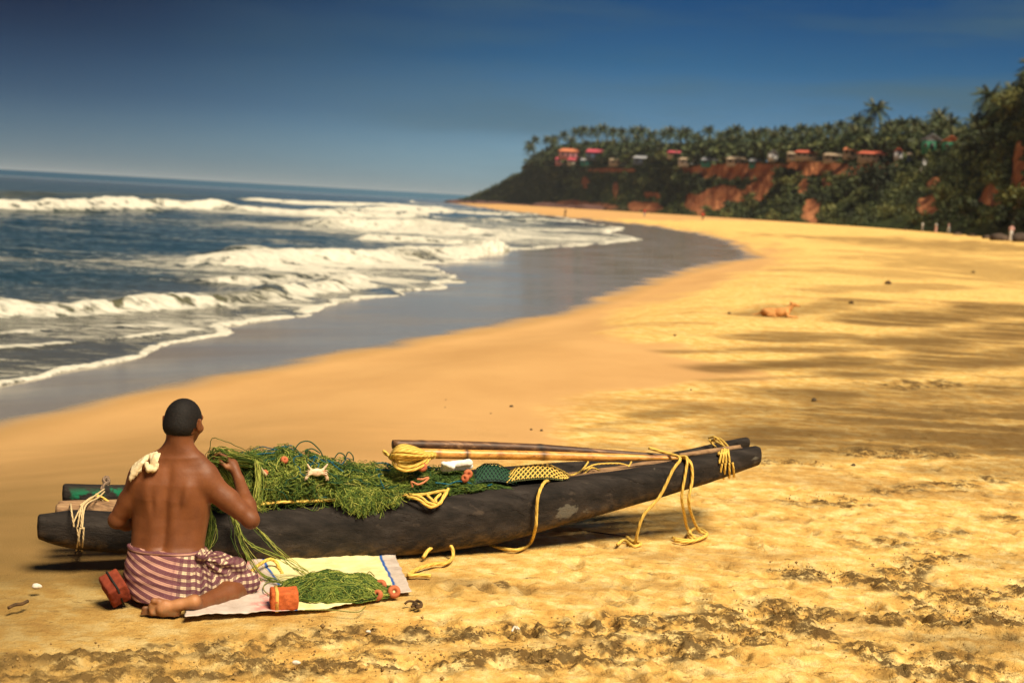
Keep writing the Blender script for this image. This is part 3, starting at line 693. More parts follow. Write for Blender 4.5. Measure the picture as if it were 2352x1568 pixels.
FOL = simple('foliage', (.022, .045, .012), (.060, .085, .018), scale=.35, rough=.85, spec=.15, bump=0, lo=.38, hi=.62)
def foliage_mat(name, a, b, c):
    m = Mat(name, .7, .25); v = m.attr('tone'); m.color(m.ramp(v, [(0, a), (.5, b), (1, c)])); return m.m
LEAF = foliage_mat('leaves', (.016, .022, .009), (.042, .055, .015), (.115, .115, .030))
PALM = foliage_mat('palm_fronds', (.018, .032, .012), (.042, .060, .020), (.115, .105, .040))
def clump(mb, c, rad, n, size, tone):
    "n leaf sprays filling a bush of the given radius"
    d = rng.normal(size=(n, 3)); d /= np.linalg.norm(d, axis=1)[:, None]; d[:, 2] = np.abs(d[:, 2]) * 1.0 - .15
    rr = rad * rng.uniform(.45, 1.05, n)[:, None]; P = np.array(c) + d * rr * np.array([1, 1, .85])
    u = rng.normal(size=(n, 3)); u /= np.linalg.norm(u, axis=1)[:, None]; w = np.cross(u, d + .4 * rng.normal(size=(n, 3))); w /= np.linalg.norm(w, axis=1)[:, None] + 1e-9
    s = size * rng.uniform(.6, 1.4, n)[:, None]
    V = np.stack([P - u * s, P - w * s * .7, P + u * s, P + w * s * .7], 1).reshape(-1, 3); F = np.arange(n * 4).reshape(-1, 4)
    t = np.clip(tone + .35 * (d[:, 2]) * .4 + rng.normal(0, .14, n), 0, 1); mb.add(V, F, tone=np.repeat(t, 4))
OUT = np.array([(1200, 340), (1222, 322), (1260, 306), (1330, 296), (1450, 295), (1530, 300), (1620, 296), (1700, 297), (1800, 294), (1900, 288), (1990, 280), (2060, 282), (2150, 276), (2200, 284), (2235, 278), (2270, 235), (2320, 190), (2352, 155), (2450, 110), (2600, 60)], float)
def outline(c): return np.interp(c, OUT[:, 0], OUT[:, 1])
def build_undergrowth():
    mb = MB(); n = 4900
    cs = 1045 + (2700 - 1045) * rng.random(n) ** .8; ts = rng.random(n) ** .85 * 1.08; ts = np.where((cs < 1250) & (rng.random(n) < .4), rng.uniform(.9, 1.15, n), ts)
    b = bare_at(cs, ts); ok = ~((ts < .05) & (cs > 2000)) & ~((ts > .93) & (cs > 1270) & (cs < 2110)) & (b < .35 + .1 * rng.random(n)) & ~((cs < 1420) & (ts < .16)); cs, ts = cs[ok], ts[ok]; P = cliff_pt(cs, ts)
    big = fbm2(cs * .02, ts * 4, 3, 231)
    for p, c, b_ in zip(P, cs, big):
        D = math.hypot(p[0], p[1]); rad = rng.uniform(.7, 2.0) * (1 + .9 * max(0, b_)) * (1.0 if D > 250 else .8) * (1 + 1.0 * smooth(600, 1000, D) * rng.random())
        clump(mb, p + np.array([0, 0, rad * .1]), rad, 22 if D > 400 else 42, .55 if D > 400 else .34, .40 + .9 * b_)
    mb.build('undergrowth', LEAF, kind='stuff')['label'] = 'mass of low green scrub covering the red cliff face'
    # shrubs and broadleaved trees closing the gaps under the palms
    mb = MB(); n = 1850
    cs = 1215 + 1485 * rng.random(n) ** 1.25; bk = rng.uniform(.06, .9, n); P = cliff_pt(cs, 1 + bk)
    for p, k, c_ in zip(P, bk, cs):
        D = math.hypot(p[0], p[1]); rad = rng.uniform(1.8, 4.0) * (1 + D / 1800); z = rng.uniform(0, 1) * (3 + 9 * min(1, k * 2.2))
        clump(mb, p + np.array([0, 0, min(z, max(0, at_r(c_, outline(c_) + 26, D)[2] - p[2] - rad))]), rad * (1 if D > 380 else .7), 26, .85 + D / 1500, rng.uniform(.1, .6))
    mb.build('thicket', LEAF, kind='stuff')['label'] = 'dense dark thicket closing the gaps between the palms on the cliff top'
build_undergrowth()

def frond(mb, a, el, L, droop, tone):
    "one feather leaf: arching rib with separate hanging leaflets"
    n = 9; t = np.linspace(0, 1, n); h = np.array([math.cos(a), math.sin(a), 0])
    P = h * (L * (t * math.cos(el)))[:, None] + np.array([0, 0, 1.]) * (L * (t * math.sin(el) - droop * t * t))[:, None]
    side = np.array([-math.sin(a), math.cos(a), 0]); V = []; F = []
    for i in range(1, n):
        w = .95 * math.sin(math.pi * (.12 + .82 * t[i])) ** .7
        for s in (-1, 1):
            b0 = P[i-1] * .35 + P[i] * .65; b1 = P[i]; tip = P[i] + side * s * w + h * .35 * w + np.array([0, 0, -w * rng.uniform(.35, .9)])
            k = len(V); V += [P[i-1], b1, tip]; F.append([k, k+1, k+2])
    mb.add(V, F, tone=np.clip(tone + rng.normal(0, .12, len(V)), 0, 1))
BARK = simple('palm_bark', (.16, .12, .08), (.07, .05, .035), scale=3, stretch=(1, 1, 4), bump=.5, bd=.03)
def palm_meshes(k):
    r = random.Random(k); mb = MB(); nf = r.randint(22, 28)
    for i in range(nf):
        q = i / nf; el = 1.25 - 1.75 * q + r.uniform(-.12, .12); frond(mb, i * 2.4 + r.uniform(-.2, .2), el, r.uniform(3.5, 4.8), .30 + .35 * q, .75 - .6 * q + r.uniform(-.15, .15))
    crown = mb.mesh('palm_crown_mesh'); crown.materials.append(PALM)
    tb = MB(); bend = r.uniform(-.9, .9); t = np.linspace(0, 1, 9)
    add_tube(tb, np.stack([bend * t ** 2, .3 * bend * np.sin(t * 3), t * 10 - .05 * 10], 1), .24 - .10 * t, 7, True)
    trunk = tb.mesh('palm_trunk_mesh'); trunk.materials.append(BARK)
    return trunk, crown, bend
PV = [palm_meshes(i) for i in range(5)]
def palm(c, back, row, label, group='coconut palms along the cliff top', sc=None):
    b = cliff_pt(np.array([c]), np.array([1 + back]))[0]; D = math.hypot(b[0], b[1]); top = at_r(c, row, D)
    h = max(top[2] - b[2], 3.5)
    r = thing('coconut_palm', label, 'palm tree', b - np.array([0, 0, .3]), 0, group); tr, cr, bend = random.choice(PV)
    a = random.uniform(0, 6.28); r.rotation_euler = (0, 0, a)
    t = link('trunk', tr, None, r); t.scale = (1, 1, h / 10)
    o = link('crown', cr, None, r); o.location = (bend, 0.3 * bend * math.sin(3), h - .4); s = (sc or random.uniform(.9, 1.2)) * (1 + .35 * float(smooth(450, 900, D))); o.scale = (s, s, s); o.rotation_euler = (random.uniform(-.1, .1), random.uniform(-.1, .1), random.uniform(0, 6.28))
ZONE = [(1300, 'above the orange tiled roof near the seaward corner'), (1400, 'above the crimson roof'), (1500, 'over the shaded middle of the headland'), (1600, 'above the small dark red roof'), (1700, 'over the large orange scar in the cliff'), (1790, 'above the small bright white house'),
 (1880, 'above the left long red roof'), (1960, 'above the pale roof between the long red ones'), (2080, 'above the right long red roof'), (2180, 'behind the green gabled hut'), (2260, 'on the rise right of the gabled huts'), (2700, 'on the climbing slope at the right edge')]
def zone(c): return next(z for q, z in ZONE if c < q)
c = 1212.0
while c < 2480:      # back rows reach the skyline, front rows stand lower
    palm(c, random.uniform(.45, .9), outline(c) + random.uniform(-3, 16), 'skyline coconut palm ' + zone(c), 'palms forming the skyline of the grove'); c += random.uniform(15, 30)
c = 1225.0
while c < 2460:
    o = outline(c); palm(c, random.uniform(.15, .4), o + random.uniform(16, 42), 'lower coconut palm ' + zone(c), 'lower palms at the front of the grove'); c += random.uniform(15, 28)
palm(2005, .5, 245, 'tallest coconut palm, its crown standing clear above the middle of the grove', None, 1.35)
palm(1962, .5, 272, 'coconut palm just left of the tallest palm', None, 1.0)
palm(2272, .4, 214, 'coconut palm rising against the sky where the cliff climbs at the right edge', None, 1.2)
palm(2150, .5, 262, 'broad coconut palm behind the green hut', None, 1.15)
palm(1216, .08, 338, 'outermost coconut palm at the seaward end of the headland', None, 1.0)

# single trees and bushes one can tell apart on the slope
def slope_bush(name, c, t, rad, n, size, tone, label, hgt=.8):
    p = cliff_pt(np.array([c * 1.0]), np.array([t * 1.0]))[0]; r = thing(name, label, 'tree' if 'tree' in name else 'bush', p)
    mb = MB()
    for k in range(7):
        a = rng.uniform(0, 6.28); q = rng.uniform(0, .62) * rad; clump(mb, [q * math.cos(a), q * math.sin(a), rad * hgt * rng.uniform(.45, 1.1)], rad * rng.uniform(.45, .65), n // 7, size, tone + rng.uniform(-.15, .15))
    link('crown', mb.mesh('crown_mesh'), LEAF, r)
    tb = MB(); add_tube(tb, [[0, 0, -.5], [.1, 0, rad * .4], [.0, .1, rad * .9]], [.22, .16, .08], 6); 
    for a in (0, 2.1, 4.2): add_tube(tb, [[0, 0, rad * .35], [.4 * rad * math.cos(a), .4 * rad * math.sin(a), rad * .8]], [.1, .04], 5)
    link('trunk', tb.mesh('trunk_mesh'), BARK, r)
slope_bush('broadleaf_tree', 2015, .42, 7.5, 900, .5, .02, 'large round dark green tree in the middle of the slope')
slope_bush('broadleaf_tree', 1945, .36, 5.5, 600, .5, .35, 'mid green tree left of the large round dark one')
slope_bush('broadleaf_tree', 2285, .62, 6.5, 900, .42, .1, 'dark tree high on the slope below the right-hand palms')
slope_bush('broadleaf_tree', 2240, .74, 5.5, 700, .42, .15, 'dark green tree on the rim right of the red gabled hut')
slope_bush('broadleaf_tree', 2335, .93, 5.0, 800, .36, .95, 'bright yellow green tree near the top of the right-hand slope')
slope_bush('bush', 2345, .12, 3.2, 700, .25, .75, 'bright green bush at the foot of the slope by the woman at the right edge')
slope_bush('bush', 2235, .10, 3.0, 600, .28, .25, 'dark bush at the foot of the slope right of the three walkers')
slope_bush('bush', 2180, .25, 3.5, 600, .3, .7, 'light green bush on the lower slope behind the three walkers')
slope_bush('broadleaf_tree', 1560, .45, 7.0, 600, .6, .2, 'dark tree clinging to the cliff left of the large orange scar')
slope_bush('broadleaf_tree', 1530, .97, 6.0, 500, .6, .8, 'yellowish green tree on the rim at the middle of the headland')
slope_bush('broadleaf_tree', 1800, .62, 5.0, 500, .5, .12, 'narrow dark tree splitting the bare red rim')
slope_bush('broadleaf_tree', 1240, .95, 8.0, 500, .8, .1, 'dark tree at the seaward corner of the headland')

# cliff-top shops and guest houses
def wallmat(name, c): return simple(name, c, tuple(v * .8 for v in c), scale=1.5, rough=.9, bump=0)
RED = simple('roof_tiles', (.50, .115, .060), (.34, .075, .045), scale=1.2, rough=.8, bump=.5, bd=.05, stretch=(4, 4, 1)); GREY = wallmat('grey_sheet', (.30, .31, .34)); DARKW = simple('dark_opening', (.02, .02, .022), rough=.5)
WOODT = simple('weathered_timber', (.16, .10, .06), (.09, .055, .03), scale=4)
ORG = simple('orange_tiles', (.58, .20, .09), (.42, .13, .06), scale=1.2, rough=.8, bump=.5, bd=.05, stretch=(4, 4, 1)); CRIM = wallmat('crimson_sheet', (.42, .06, .09))
THATCH = simple('palm_thatch', (.36, .28, .20), (.22, .16, .10), scale=3, rough=.95)
def house(c0, c1, row_roof, row_base, name, label, wall, roofm, t=1.02, gable=False, nwin=2):
    t = min(t, 1.0) - .015; c = (c0 + c1) / 2; c0, c1, row_roof = c - (c - c0) * 1.16, c + (c1 - c) * 1.16, row_roof - 2; b = cliff_pt(np.array([c]), np.array([t]))[0]; D = math.hypot(b[0], b[1])
    W = (c1 - c0) / FPX * D; top = at_r(c, row_roof, D)[2]; base = min(at_r(c, row_base, D)[2] + 1.0, top - 2.2); H = top - base
    az = math.atan2(b[0], b[1]); r = thing(name, label, name.split('_')[-1] if name != 'cliff_house' else 'house', (b[0], b[1], base), -az)
    dep = max(4.0, W * .5); we = H * (.55 if gable else .66); mb = MB(); mb.box([0, dep/2, we/2 - .6], [W * .92, dep, we + 1.2]); link('wall', mb.mesh('wall_mesh', False), wall, r)
    mb = MB(); e = W / 2; 
    if gable:
        V = [[-e, -.5, we], [e, -.5, we], [0, -.5, H], [-e, dep + .5, we], [e, dep + .5, we], [0, dep + .5, H]]; up = np.array(V); dn = up - np.array([0, 0, .18])
        mb.add(np.vstack([up, dn]), [[0, 2, 5, 3], [2, 1, 4, 5], [6, 9, 11, 8], [8, 11, 10, 7], [0, 6, 8, 2], [2, 8, 7, 1]]); mb.add([[-e*.95, -.1, we], [e*.95, -.1, we], [0, -.1, H - .15], [0, -.1, H-.15]], [[0, 1, 2, 3]])
    else:
        V = np.array([[-e, -.7, we - .1], [e, -.7, we - .1], [e, dep + .5, we], [-e, dep + .5, we], [-e * .7, dep * .45, H], [e * .7, dep * .45, H]]); n = 6
        mb.add(V, [[0, 1, 5, 4], [2, 3, 4, 5]]); mb.add(V, [[1, 2, 5], [3, 0, 4]]); mb.box([0, -.68, we - .16], [W, .1, .22])
    link('roof', mb.mesh('roof_mesh', False), roofm, r)
    for i in range(nwin):
        x = (-.5 + (i + .5) / nwin) * W * .84
        if i == nwin // 2:
            q = MB(); q.box([x, -.02, we * .36], [min(1.1, W * .2), .12, we * .7]); link('door', q.mesh('door_mesh', False), DARKW, r)
        else:
            q = MB(); wx = min(1.5, W * .8 / nwin * .6); q.box([x, -.02, we * .5], [wx, .12, we * .36]); f = link('window', q.mesh('window_mesh', False), DARKW, r)
            q = MB(); q.box([x, -.12, we * .5], [.08, .1, we * .36]); q.box([x, -.12, we * .3], [wx + .2, .12, .1]); link('frame', q.mesh('frame_mesh', False), WOODT, f)
W1 = wallmat('cream_wall', (.55, .50, .42)); W2 = wallmat('pink_wall', (.60, .28, .30)); W3 = wallmat('green_wall', (.05, .26, .15)); W4 = wallmat('white_wall', (.72, .72, .74)); W5 = wallmat('teal_wall', (.05, .28, .27)); W6 = wallmat('blue_wall', (.12, .18, .30))
for a in [
 (1285, 1345, 343, 366, 'cliff_house', 'long low house with an orange tiled roof near the seaward end of the cliff top', W2, ORG, 1.05, False, 5),
 (1346, 1386, 344, 368, 'cliff_house', 'house with a crimson roof joined to the right of the orange tiled one', W6, CRIM, 1.05, False, 3),
 (1276, 1300, 362, 380, 'market_stall', 'small pink stall on the rim below the orange tiled house', W2, CRIM, 1.0, False, 2),
 (1304, 1330, 364, 381, 'market_stall', 'pale pink stall on the rim, second from the headland corner', W1, CRIM, 1.0, False, 2),
 (1334, 1362, 365, 381, 'market_stall', 'teal stall on the rim right of the pale pink one', W5, GREY, 1.0, False, 2),
 (1400, 1440, 366, 381, 'market_stall', 'grey thatched stall on the rim at the dark middle of the headland', W1, THATCH, 1.0, False, 3),
 (1455, 1500, 360, 378, 'market_stall', 'blue walled stall in shade between the palms and the rim', W6, GREY, 1.02, False, 3),
 (1533, 1572, 348, 364, 'cliff_house', 'house with a small dark red roof half hidden among the palms', W1, CRIM, 1.08, False, 3),
 (1560, 1604, 364, 382, 'market_stall', 'pale canopied stall at the left end of the row over the orange scar', W4, THATCH, 1.0, False, 3),
 (1612, 1655, 364, 384, 'market_stall', 'stall with a white cloth roof over the orange scar', W5, GREY, 1.0, False, 3),
 (1670, 1712, 362, 382, 'market_stall', 'stall with a cream canopy right of the white cloth roof', W1, THATCH, 1.0, False, 3),
 (1722, 1750, 367, 386, 'market_stall', 'small teal hut hanging at the edge of the cliff', W5, GREY, .99, False, 2),
 (1764, 1785, 347, 369, 'cliff_house', 'small bright white house left of the long red roofs', W4, GREY, 1.02, True, 1),
 (1808, 1830, 350, 366, 'market_stall', 'pale thatched stall at the left end of the red roofs', W1, THATCH, 1.0, False, 2),
 (1828, 1892, 347, 365, 'cliff_house', 'restaurant under the left one of the long red tiled roofs', W1, RED, 1.03, False, 5),
 (1893, 1936, 353, 370, 'market_stall', 'pale roofed stall between the two long red roofs', W1, THATCH, 1.01, False, 3),
 (1938, 1974, 340, 364, 'cliff_house', 'taller orange roofed house between the long red roofs', W1, ORG, 1.04, False, 3),
 (1975, 2055, 349, 368, 'cliff_house', 'restaurant under the right one of the long red tiled roofs', W1, RED, 1.02, False, 6),
 (2054, 2072, 341, 362, 'cliff_house', 'narrow house with a small red roof at the right end of the row', W4, RED, 1.05, True, 1),
 (2085, 2112, 350, 368, 'market_stall', 'blue stall left of the green hut', W6, THATCH, 1.0, False, 2),
 (2118, 2160, 309, 352, 'cliff_house', 'two storey green hut with a pale grey gable', W3, GREY, 1.03, True, 3),
 (2166, 2202, 313, 352, 'cliff_house', 'green hut with a red gable beside the grey gabled one', W3, ORG, 1.05, True, 2),
 (2248, 2268, 306, 326, 'cliff_house', 'small house with a dull red roof half hidden by trees', W1, RED, .97, True, 1),
 (2303, 2332, 278, 305, 'cliff_house', 'terracotta roofed house high on the right-hand slope', W4, ORG, .93, True, 2)]: house(*a)
# white steps and post going down the slope under the green hut
r = thing('stairway', 'white painted steps running down the slope below the green hut', 'stairs', cliff_pt(np.array([2128.]), np.array([.72]))[0])
for i in range(12):
    p = cliff_pt(np.array([2128. - i * .6]), np.array([.97 - i * .022]))[0] - np.array(r.location[:]); q = MB(); q.box(p + np.array([0, 0, .25]), [1.3, .9, .6]); link('step', q.mesh('step_mesh', False), W4, r)
# ================================================================== THE LOG RAFT
G1, G2 = at_z(300, 1292, 0), at_z(1550, 1242, 0)
AX = (G2 - G1) / np.linalg.norm(G2 - G1); NB = np.array([-AX[1], AX[0], 0.0])     # along the raft, and away from the camera
def on(px, py, off=0.0):
    "sight line meets the upright plane along the raft, off metres behind the near log's middle"
    d = ray(px, py); return CAM + d * (np.dot(G1 + NB * off - CAM, NB) / np.dot(d, NB))
def onp(pts, off=0.0): return [on(p[0], p[1], p[2] if len(p) > 2 else off) for p in pts]

m = Mat('tarred_wood', .78, .18)
v = m.mapping((1.2, 9, 9)); nz = m.noise(2.2, 6, .65, v); base = m.ramp(nz, [(.3, (.008, .007, .006)), (.52, (.024, .019, .016)), (.74, (.050, .041, .035))])
base = m.mix(m.range(m.noise(5, 5, .7, m.mapping((1, 3, 3))), .62, .72, 0, .55), base, (.10, .075, .055))
sc = m.attr('scrape'); base = m.mix(m.range(m.math('ADD', m.math('MULTIPLY', sc, .5), m.noise(6, 6, .72, m.mapping((1, 1.6, 1.6)), 1.2)), .88, .97, 0, .85, True), base, (.13, .12, .095))
base = m.mix(m.math('MULTIPLY', m.attr('sandy'), m.range(m.noise(11, 5, .7, m.mapping((1, 2, 2))), .42, .65, 0, .7), True), base, (.20, .12, .05))
base = m.mix(m.math('MULTIPLY', m.attr('green'), m.range(m.noise(9, 3, .6), .5, .56, 0, 1), True), base, (.01, .16, .075))
m.color(base); m.bump(m.math('ADD', m.math('ADD', m.noise(30, 5, .75, m.mapping((.35, 5, 5))), m.noise(5, 4, .6)), m.math('MULTIPLY', m.range(m.noise(3.5, 5, .7, m.mapping((.5, 8, 8))), .60, .66, 0, -1), .8)), .75, .008); TAR = m.m
m = Mat('raw_wood', .8, .25); v = m.mapping((1, 14, 14)); nz = m.noise(4, 6, .7, v)
m.color(m.ramp(nz, [(.3, (.09, .05, .025)), (.5, (.26, .15, .075)), (.7, (.42, .27, .14))])); m.bump(nz, .5, .004); WOOD = m.m
m = Mat('bamboo', .38, .45); v = m.mapping((1, 10, 10)); nz = m.noise(4, 5, .65, v); c = m.ramp(nz, [(.3, (.30, .11, .022)), (.5, (.62, .29, .06)), (.7, (.80, .44, .12))])
c = m.mix(m.attr('node'), c, (.05, .025, .01)); c = m.mix(m.range(m.noise(16, 4, .7, m.mapping((.6, 2, 2))), .58, .68, 0, .7), c, (.10, .04, .015)); m.color(c); m.bump(nz, .2, .002); BAMBOO = m.m
m = Mat('dark_bamboo', .5, .35); nz = m.noise(4, 5, .65, m.mapping((1, 9, 9))); c = m.ramp(nz, [(.35, (.045, .022, .012)), (.55, (.11, .05, .02)), (.72, (.36, .19, .08))]); c = m.mix(m.attr('node'), c, (.02, .012, .008)); m.color(c); m.bump(nz, .3, .003); DBAMBOO = m.m
def ropemat(name, c, hi):
    m = Mat(name, .7, .2); w = m.attr('twist'); s = m.math('SINE', m.math('MULTIPLY', w, 1.0)); h = m.range(s, -1, 1, 0, 1)
    m.color(m.mix(m.range(h, 0, .5, 0, 1), c, hi)); m.bump(h, .6, .003); return m.m
YROPE = ropemat('yellow_rope', (.56, .34, .05), (.80, .54, .12)); PROPE = ropemat('pale_rope', (.50, .37, .18), (.74, .56, .30)); BROPE = ropemat('brown_rope', (.10, .07, .05), (.24, .16, .10))
def rope_arrays(mb, pts, r, n=10, sides=8, pitch=.03):
    P = catmull(pts, n); seg = np.linalg.norm(np.diff(P, axis=0), axis=1); cum = np.concatenate([[0], np.cumsum(seg)])
    k = max(4, int(cum[-1] / max(r * 1.2, .004))); k = min(k, 260); s = np.linspace(0, cum[-1], k); Q = np.stack([np.interp(s, cum, P[:, i]) for i in range(3)], 1)
    V, F4, F3 = tube_arrays(Q, r, sides); a = np.arange(sides) * 2 * math.pi / sides
    tw = (s[:, None] / (r * 5.5) * 2 * math.pi + a[None, :] * 3).ravel(); tw = np.append(tw, [tw[0], tw[-1]])
    n0 = mb.n; mb.add(V, F4, twist=tw); mb.F3.append(F3 + n0)
def rope(name, mat, r, paths, parent=None, **kw):
    mb = MB()
    for p in paths: rope_arrays(mb, p, r, **kw)
    return mb.build(name, mat, parent)

raft = thing('log_raft', 'black tarred log raft lying on the sand behind the kneeling man, laden with nets', 'boat', G1)
def log(parent, tops, bots, off, mat, name='log', wmax=.15, wf=.95, sq=2.6, sides=28, per=10, scrape=(), green=(), seed=0, sandy=True, label=None):
    "log from its upper and lower outline"
    tp = catmull([(a, b, 0) for a, b in tops], per); xs = tp[:, 0]
    bt = catmull([(a, b, 0) for a, b in bots], per); by = np.interp(xs, bt[:, 0], bt[:, 1])
    T = np.array([on(x, y, off) for x, y in tp[:, :2]]); B = np.array([on(x, y, off) for x, y in zip(xs, by)])
    Cn = (T + B) / 2; hh = np.linalg.norm(T - B, axis=1) / 2; ww = np.minimum(hh * wf, wmax)
    n = len(Cn)
    # rounded ends
    endk = [0.55, .86, 1.0]; Cs = [Cn[0] - AX * .012, Cn[0] - AX * .007]; H = [hh[0] * .80, hh[0] * .95]; W = [ww[0] * .80, ww[0] * .95]
    Cs += list(Cn) + [Cn[-1] + AX * .007, Cn[-1] + AX * .012]; H += list(hh) + [hh[-1] * .95, hh[-1] * .80]; W += list(ww) + [ww[-1] * .95, ww[-1] * .80]
    Cs = np.array(Cs); H = np.array(H); W = np.array(W); a = np.arange(sides) * 2 * math.pi / sides; ca, sa = np.cos(a), np.sin(a)
    sx = np.sign(ca) * np.abs(ca) ** (2 / sq); sz = np.sign(sa) * np.abs(sa) ** (2 / sq)
    V = Cs[:, None, :] + NB * (W[:, None] * sx[None, :])[..., None] + np.array([0, 0, 1.]) * (H[:, None] * sz[None, :])[..., None]
    ss = (Cs - G1) @ AX; dn = .007 * fbm2(ss[:, None] * 3 + seed, a[None, :] * 1.2 + seed, 3, 300 + seed); V += (NB * sx[None, :, None] + np.array([0, 0, 1.]) * sz[None, :, None]) * dn[..., None]
    V = V.reshape(-1, 3); m_ = len(Cs); i = np.arange(m_ - 1)[:, None] * sides; j = np.arange(sides)[None, :]; j2 = (j + 1) % sides
    F = np.stack([i + j, i + j2, i + sides + j2, i + sides + j], -1).reshape(-1, 4)
    V = np.vstack([V, Cs[0] - AX * .004, Cs[-1] + AX * .004]); k = m_ * sides; jj = np.arange(sides); jn = (jj + 1) % sides
    F3 = np.vstack([np.stack([np.full(sides, k), jn, jj], -1), np.stack([np.full(sides, k + 1), k - sides + jj, k - sides + jn], -1)])
    px = np.concatenate([[xs[0]] * 2, xs, [xs[-1]] * 2]); A = np.tile(a, m_); X = np.repeat(px, sides)
    def blob(l): 
        g = np.zeros(len(X))
        for (cx, ca_, wx, wa) in l: g = np.maximum(g, np.exp(-(((X - cx) / wx) ** 2 + ((np.angle(np.exp(1j * (A - ca_)))) / wa) ** 2) ** 2))
        return np.append(g, [0, 0])
    sand = np.append(smooth(.1, -.9, np.tile(sa, m_)), [0, 0]) if sandy else np.zeros(len(V))
    me = mesh_np(name, V - G1, [F, F3], True, {'scrape': blob(scrape), 'green': blob(green), 'sandy': sand})
    if me.polygons[sides * 5].normal.dot(Vector(NB * sx[0])) < 0 and True: pass
    o = link(name, me, mat, parent)
    bm = __import__('bmesh').new(); bm.from_mesh(me); __import__('bmesh').ops.recalc_face_normals(bm, faces=bm.faces); bm.to_mesh(me); bm.free()
    if label: o['label'] = label
    return o
NEAR_T = [(93, 1182), (180, 1173), (300, 1176), (440, 1178), (600, 1168), (750, 1158), (900, 1145), (1080, 1125), (1250, 1106), (1460, 1075), (1600, 1048), (1736, 1024)]
NEAR_B = [(93, 1236), (125, 1247), (170, 1257), (300, 1271), (440, 1280), (600, 1286), (700, 1289), (860, 1277), (1100, 1249), (1250, 1214), (1400, 1172), (1600, 1114), (1742, 1066)]
log(raft, NEAR_T, NEAR_B, 0, TAR, 'outer_log', .15, .95, 2.7, 32, scrape=[(1285, 3.3, 45, .38), (1340, 3.5, 20, .2), (1490, 2.0, 10, .25), (1725, 3.3, 20, .5)], seed=1, label='near log, black with a worn grey scrape on its side')
log(raft, [(150, 1111), (270, 1113), (600, 1112), (900, 1098), (1270, 1063), (1450, 1057), (1570, 1034), (1640, 1019), (1714, 1004)], [(150, 1156), (270, 1166), (600, 1175), (900, 1165), (1270, 1125), (1450, 1098), (1570, 1068), (1640, 1048), (1716, 1029)], .46, TAR, 'outer_log', .12, .9, 2.7, 24,
    green=[(195, 3.4, 60, .9), (262, 3.6, 30, .9), (262, 2.6, 30, .6)], seed=2, sandy=False, label='far log, black with flaking green paint on its left end')
log(raft, [(134, 1158), (220, 1152), (600, 1150), (900, 1138), (1270, 1098), (1500, 1062), (1640, 1036), (1696, 1030)], [(134, 1200), (220, 1205), (600, 1230), (900, 1220), (1270, 1150), (1500, 1100), (1640, 1064), (1696, 1050)], .19, WOOD, 'middle_log', .085, .9, 2.4, 16, seed=3, sandy=False)
log(raft, [(140, 1150), (220, 1148), (600, 1145), (900, 1130), (1270, 1090), (1500, 1058), (1640, 1036), (1700, 1026)], [(140, 1185), (220, 1190), (600, 1215), (900, 1200), (1270, 1140), (1500, 1095), (1640, 1060), (1700, 1046)], .32, WOOD, 'middle_log', .06, .9, 2.4, 16, seed=4, sandy=False)
# a reddish plank along the near log's upper edge at the bow
def bar(name, pts, offs, r, mat, parent=None, nodes=(), sides=14, flat=1.0, seed=0):
    P = catmull([on(x, y, o) for (x, y), o in zip(pts, offs)], 12); n = len(P); s = np.linspace(0, 1, n); rr = np.interp(s, np.linspace(0, 1, len(r)), r)
    nd = np.zeros(n)
    for q in nodes: g = np.exp(-((s - q) / .006) ** 2); rr = rr * (1 + .10 * g); nd = np.maximum(nd, g)
    V, F4, F3 = tube_arrays(P, rr, sides); mb = MB(); n0 = 0; at = np.append(np.repeat(nd, sides), [0, 0])
    mb.add(V, F4, node=at); mb.F3.append(F3); return mb.build(name, mat, parent)
bar('edge_plank', [(1560, 1046), (1620, 1038), (1700, 1026)], [.03, .03, .03], [.012, .016, .013], WOOD, raft)

# lashings at both ends
def hoop(cx, off0, off1, top, bot, lean=0, ph=0, n=22):
    "turn of cord round the logs between two depths"
    P = []; 
    for k in range(n + 1):
        a = 2 * math.pi * k / n + ph; sp = lambda v: math.copysign(abs(v) ** .55, v); u = sp(math.cos(a)); w = sp(math.sin(a)); o = (off0 + off1) / 2 - u * (off1 - off0) / 2; y = (top + bot) / 2 - w * (bot - top) / 2 - (12 if w < 0 else 0) * 0
        P.append(on(cx + lean * w + k * .3, y, o))
    return P
rope('lashing', YROPE, .0065, [hoop(1652, -.075, .52, 1030, 1098, 6), hoop(1660, -.078, .52, 1028, 1099, 3), hoop(1668, -.075, .5, 1029, 1097, -2), hoop(1676, -.07, .5, 1030, 1094, -5),
    [on(1628, 1006, .42), on(1640, 1003, .38), on(1655, 1014, .3), on(1662, 1030, .1), on(1650, 1042, -.05), on(1672, 1036, -.03), on(1662, 1024, .15), on(1640, 1012, .4)],
    [on(1634, 1012, .4), on(1650, 1006, .36), on(1668, 1020, .2), on(1680, 1038, 0)], [on(1630, 1010, .44), on(1637, 1020, .47), on(1648, 1030, .3), on(1656, 1034, .05)]], raft)['label'] = 'pale yellow lashing at the bow'
rope('lashing', PROPE, .0042, [hoop(178, -.118, .56, 1158, 1264, 8), hoop(186, -.118, .55, 1156, 1265, 3), hoop(170, -.116, .55, 1157, 1262, -9), 
    [on(168, 1200, -.09), on(190, 1160, -.03), on(222, 1135, .25), on(246, 1118, .5)], [on(188, 1215, -.11), on(196, 1162, -.03), on(226, 1142, .2), on(244, 1124, .5)], [on(184, 1160, 0), on(215, 1140, .2), on(236, 1150, .3), on(258, 1163, .3)]], raft)['label'] = 'thin pale cord lashing at the stern'
rope('lashing', YROPE, .006, [[on(220, 1135, .25), on(240, 1146, .28), on(236, 1160, .3), on(258, 1158, .28)], [on(205, 1150, .2), on(228, 1140, .25), on(250, 1152, .25)]], raft)
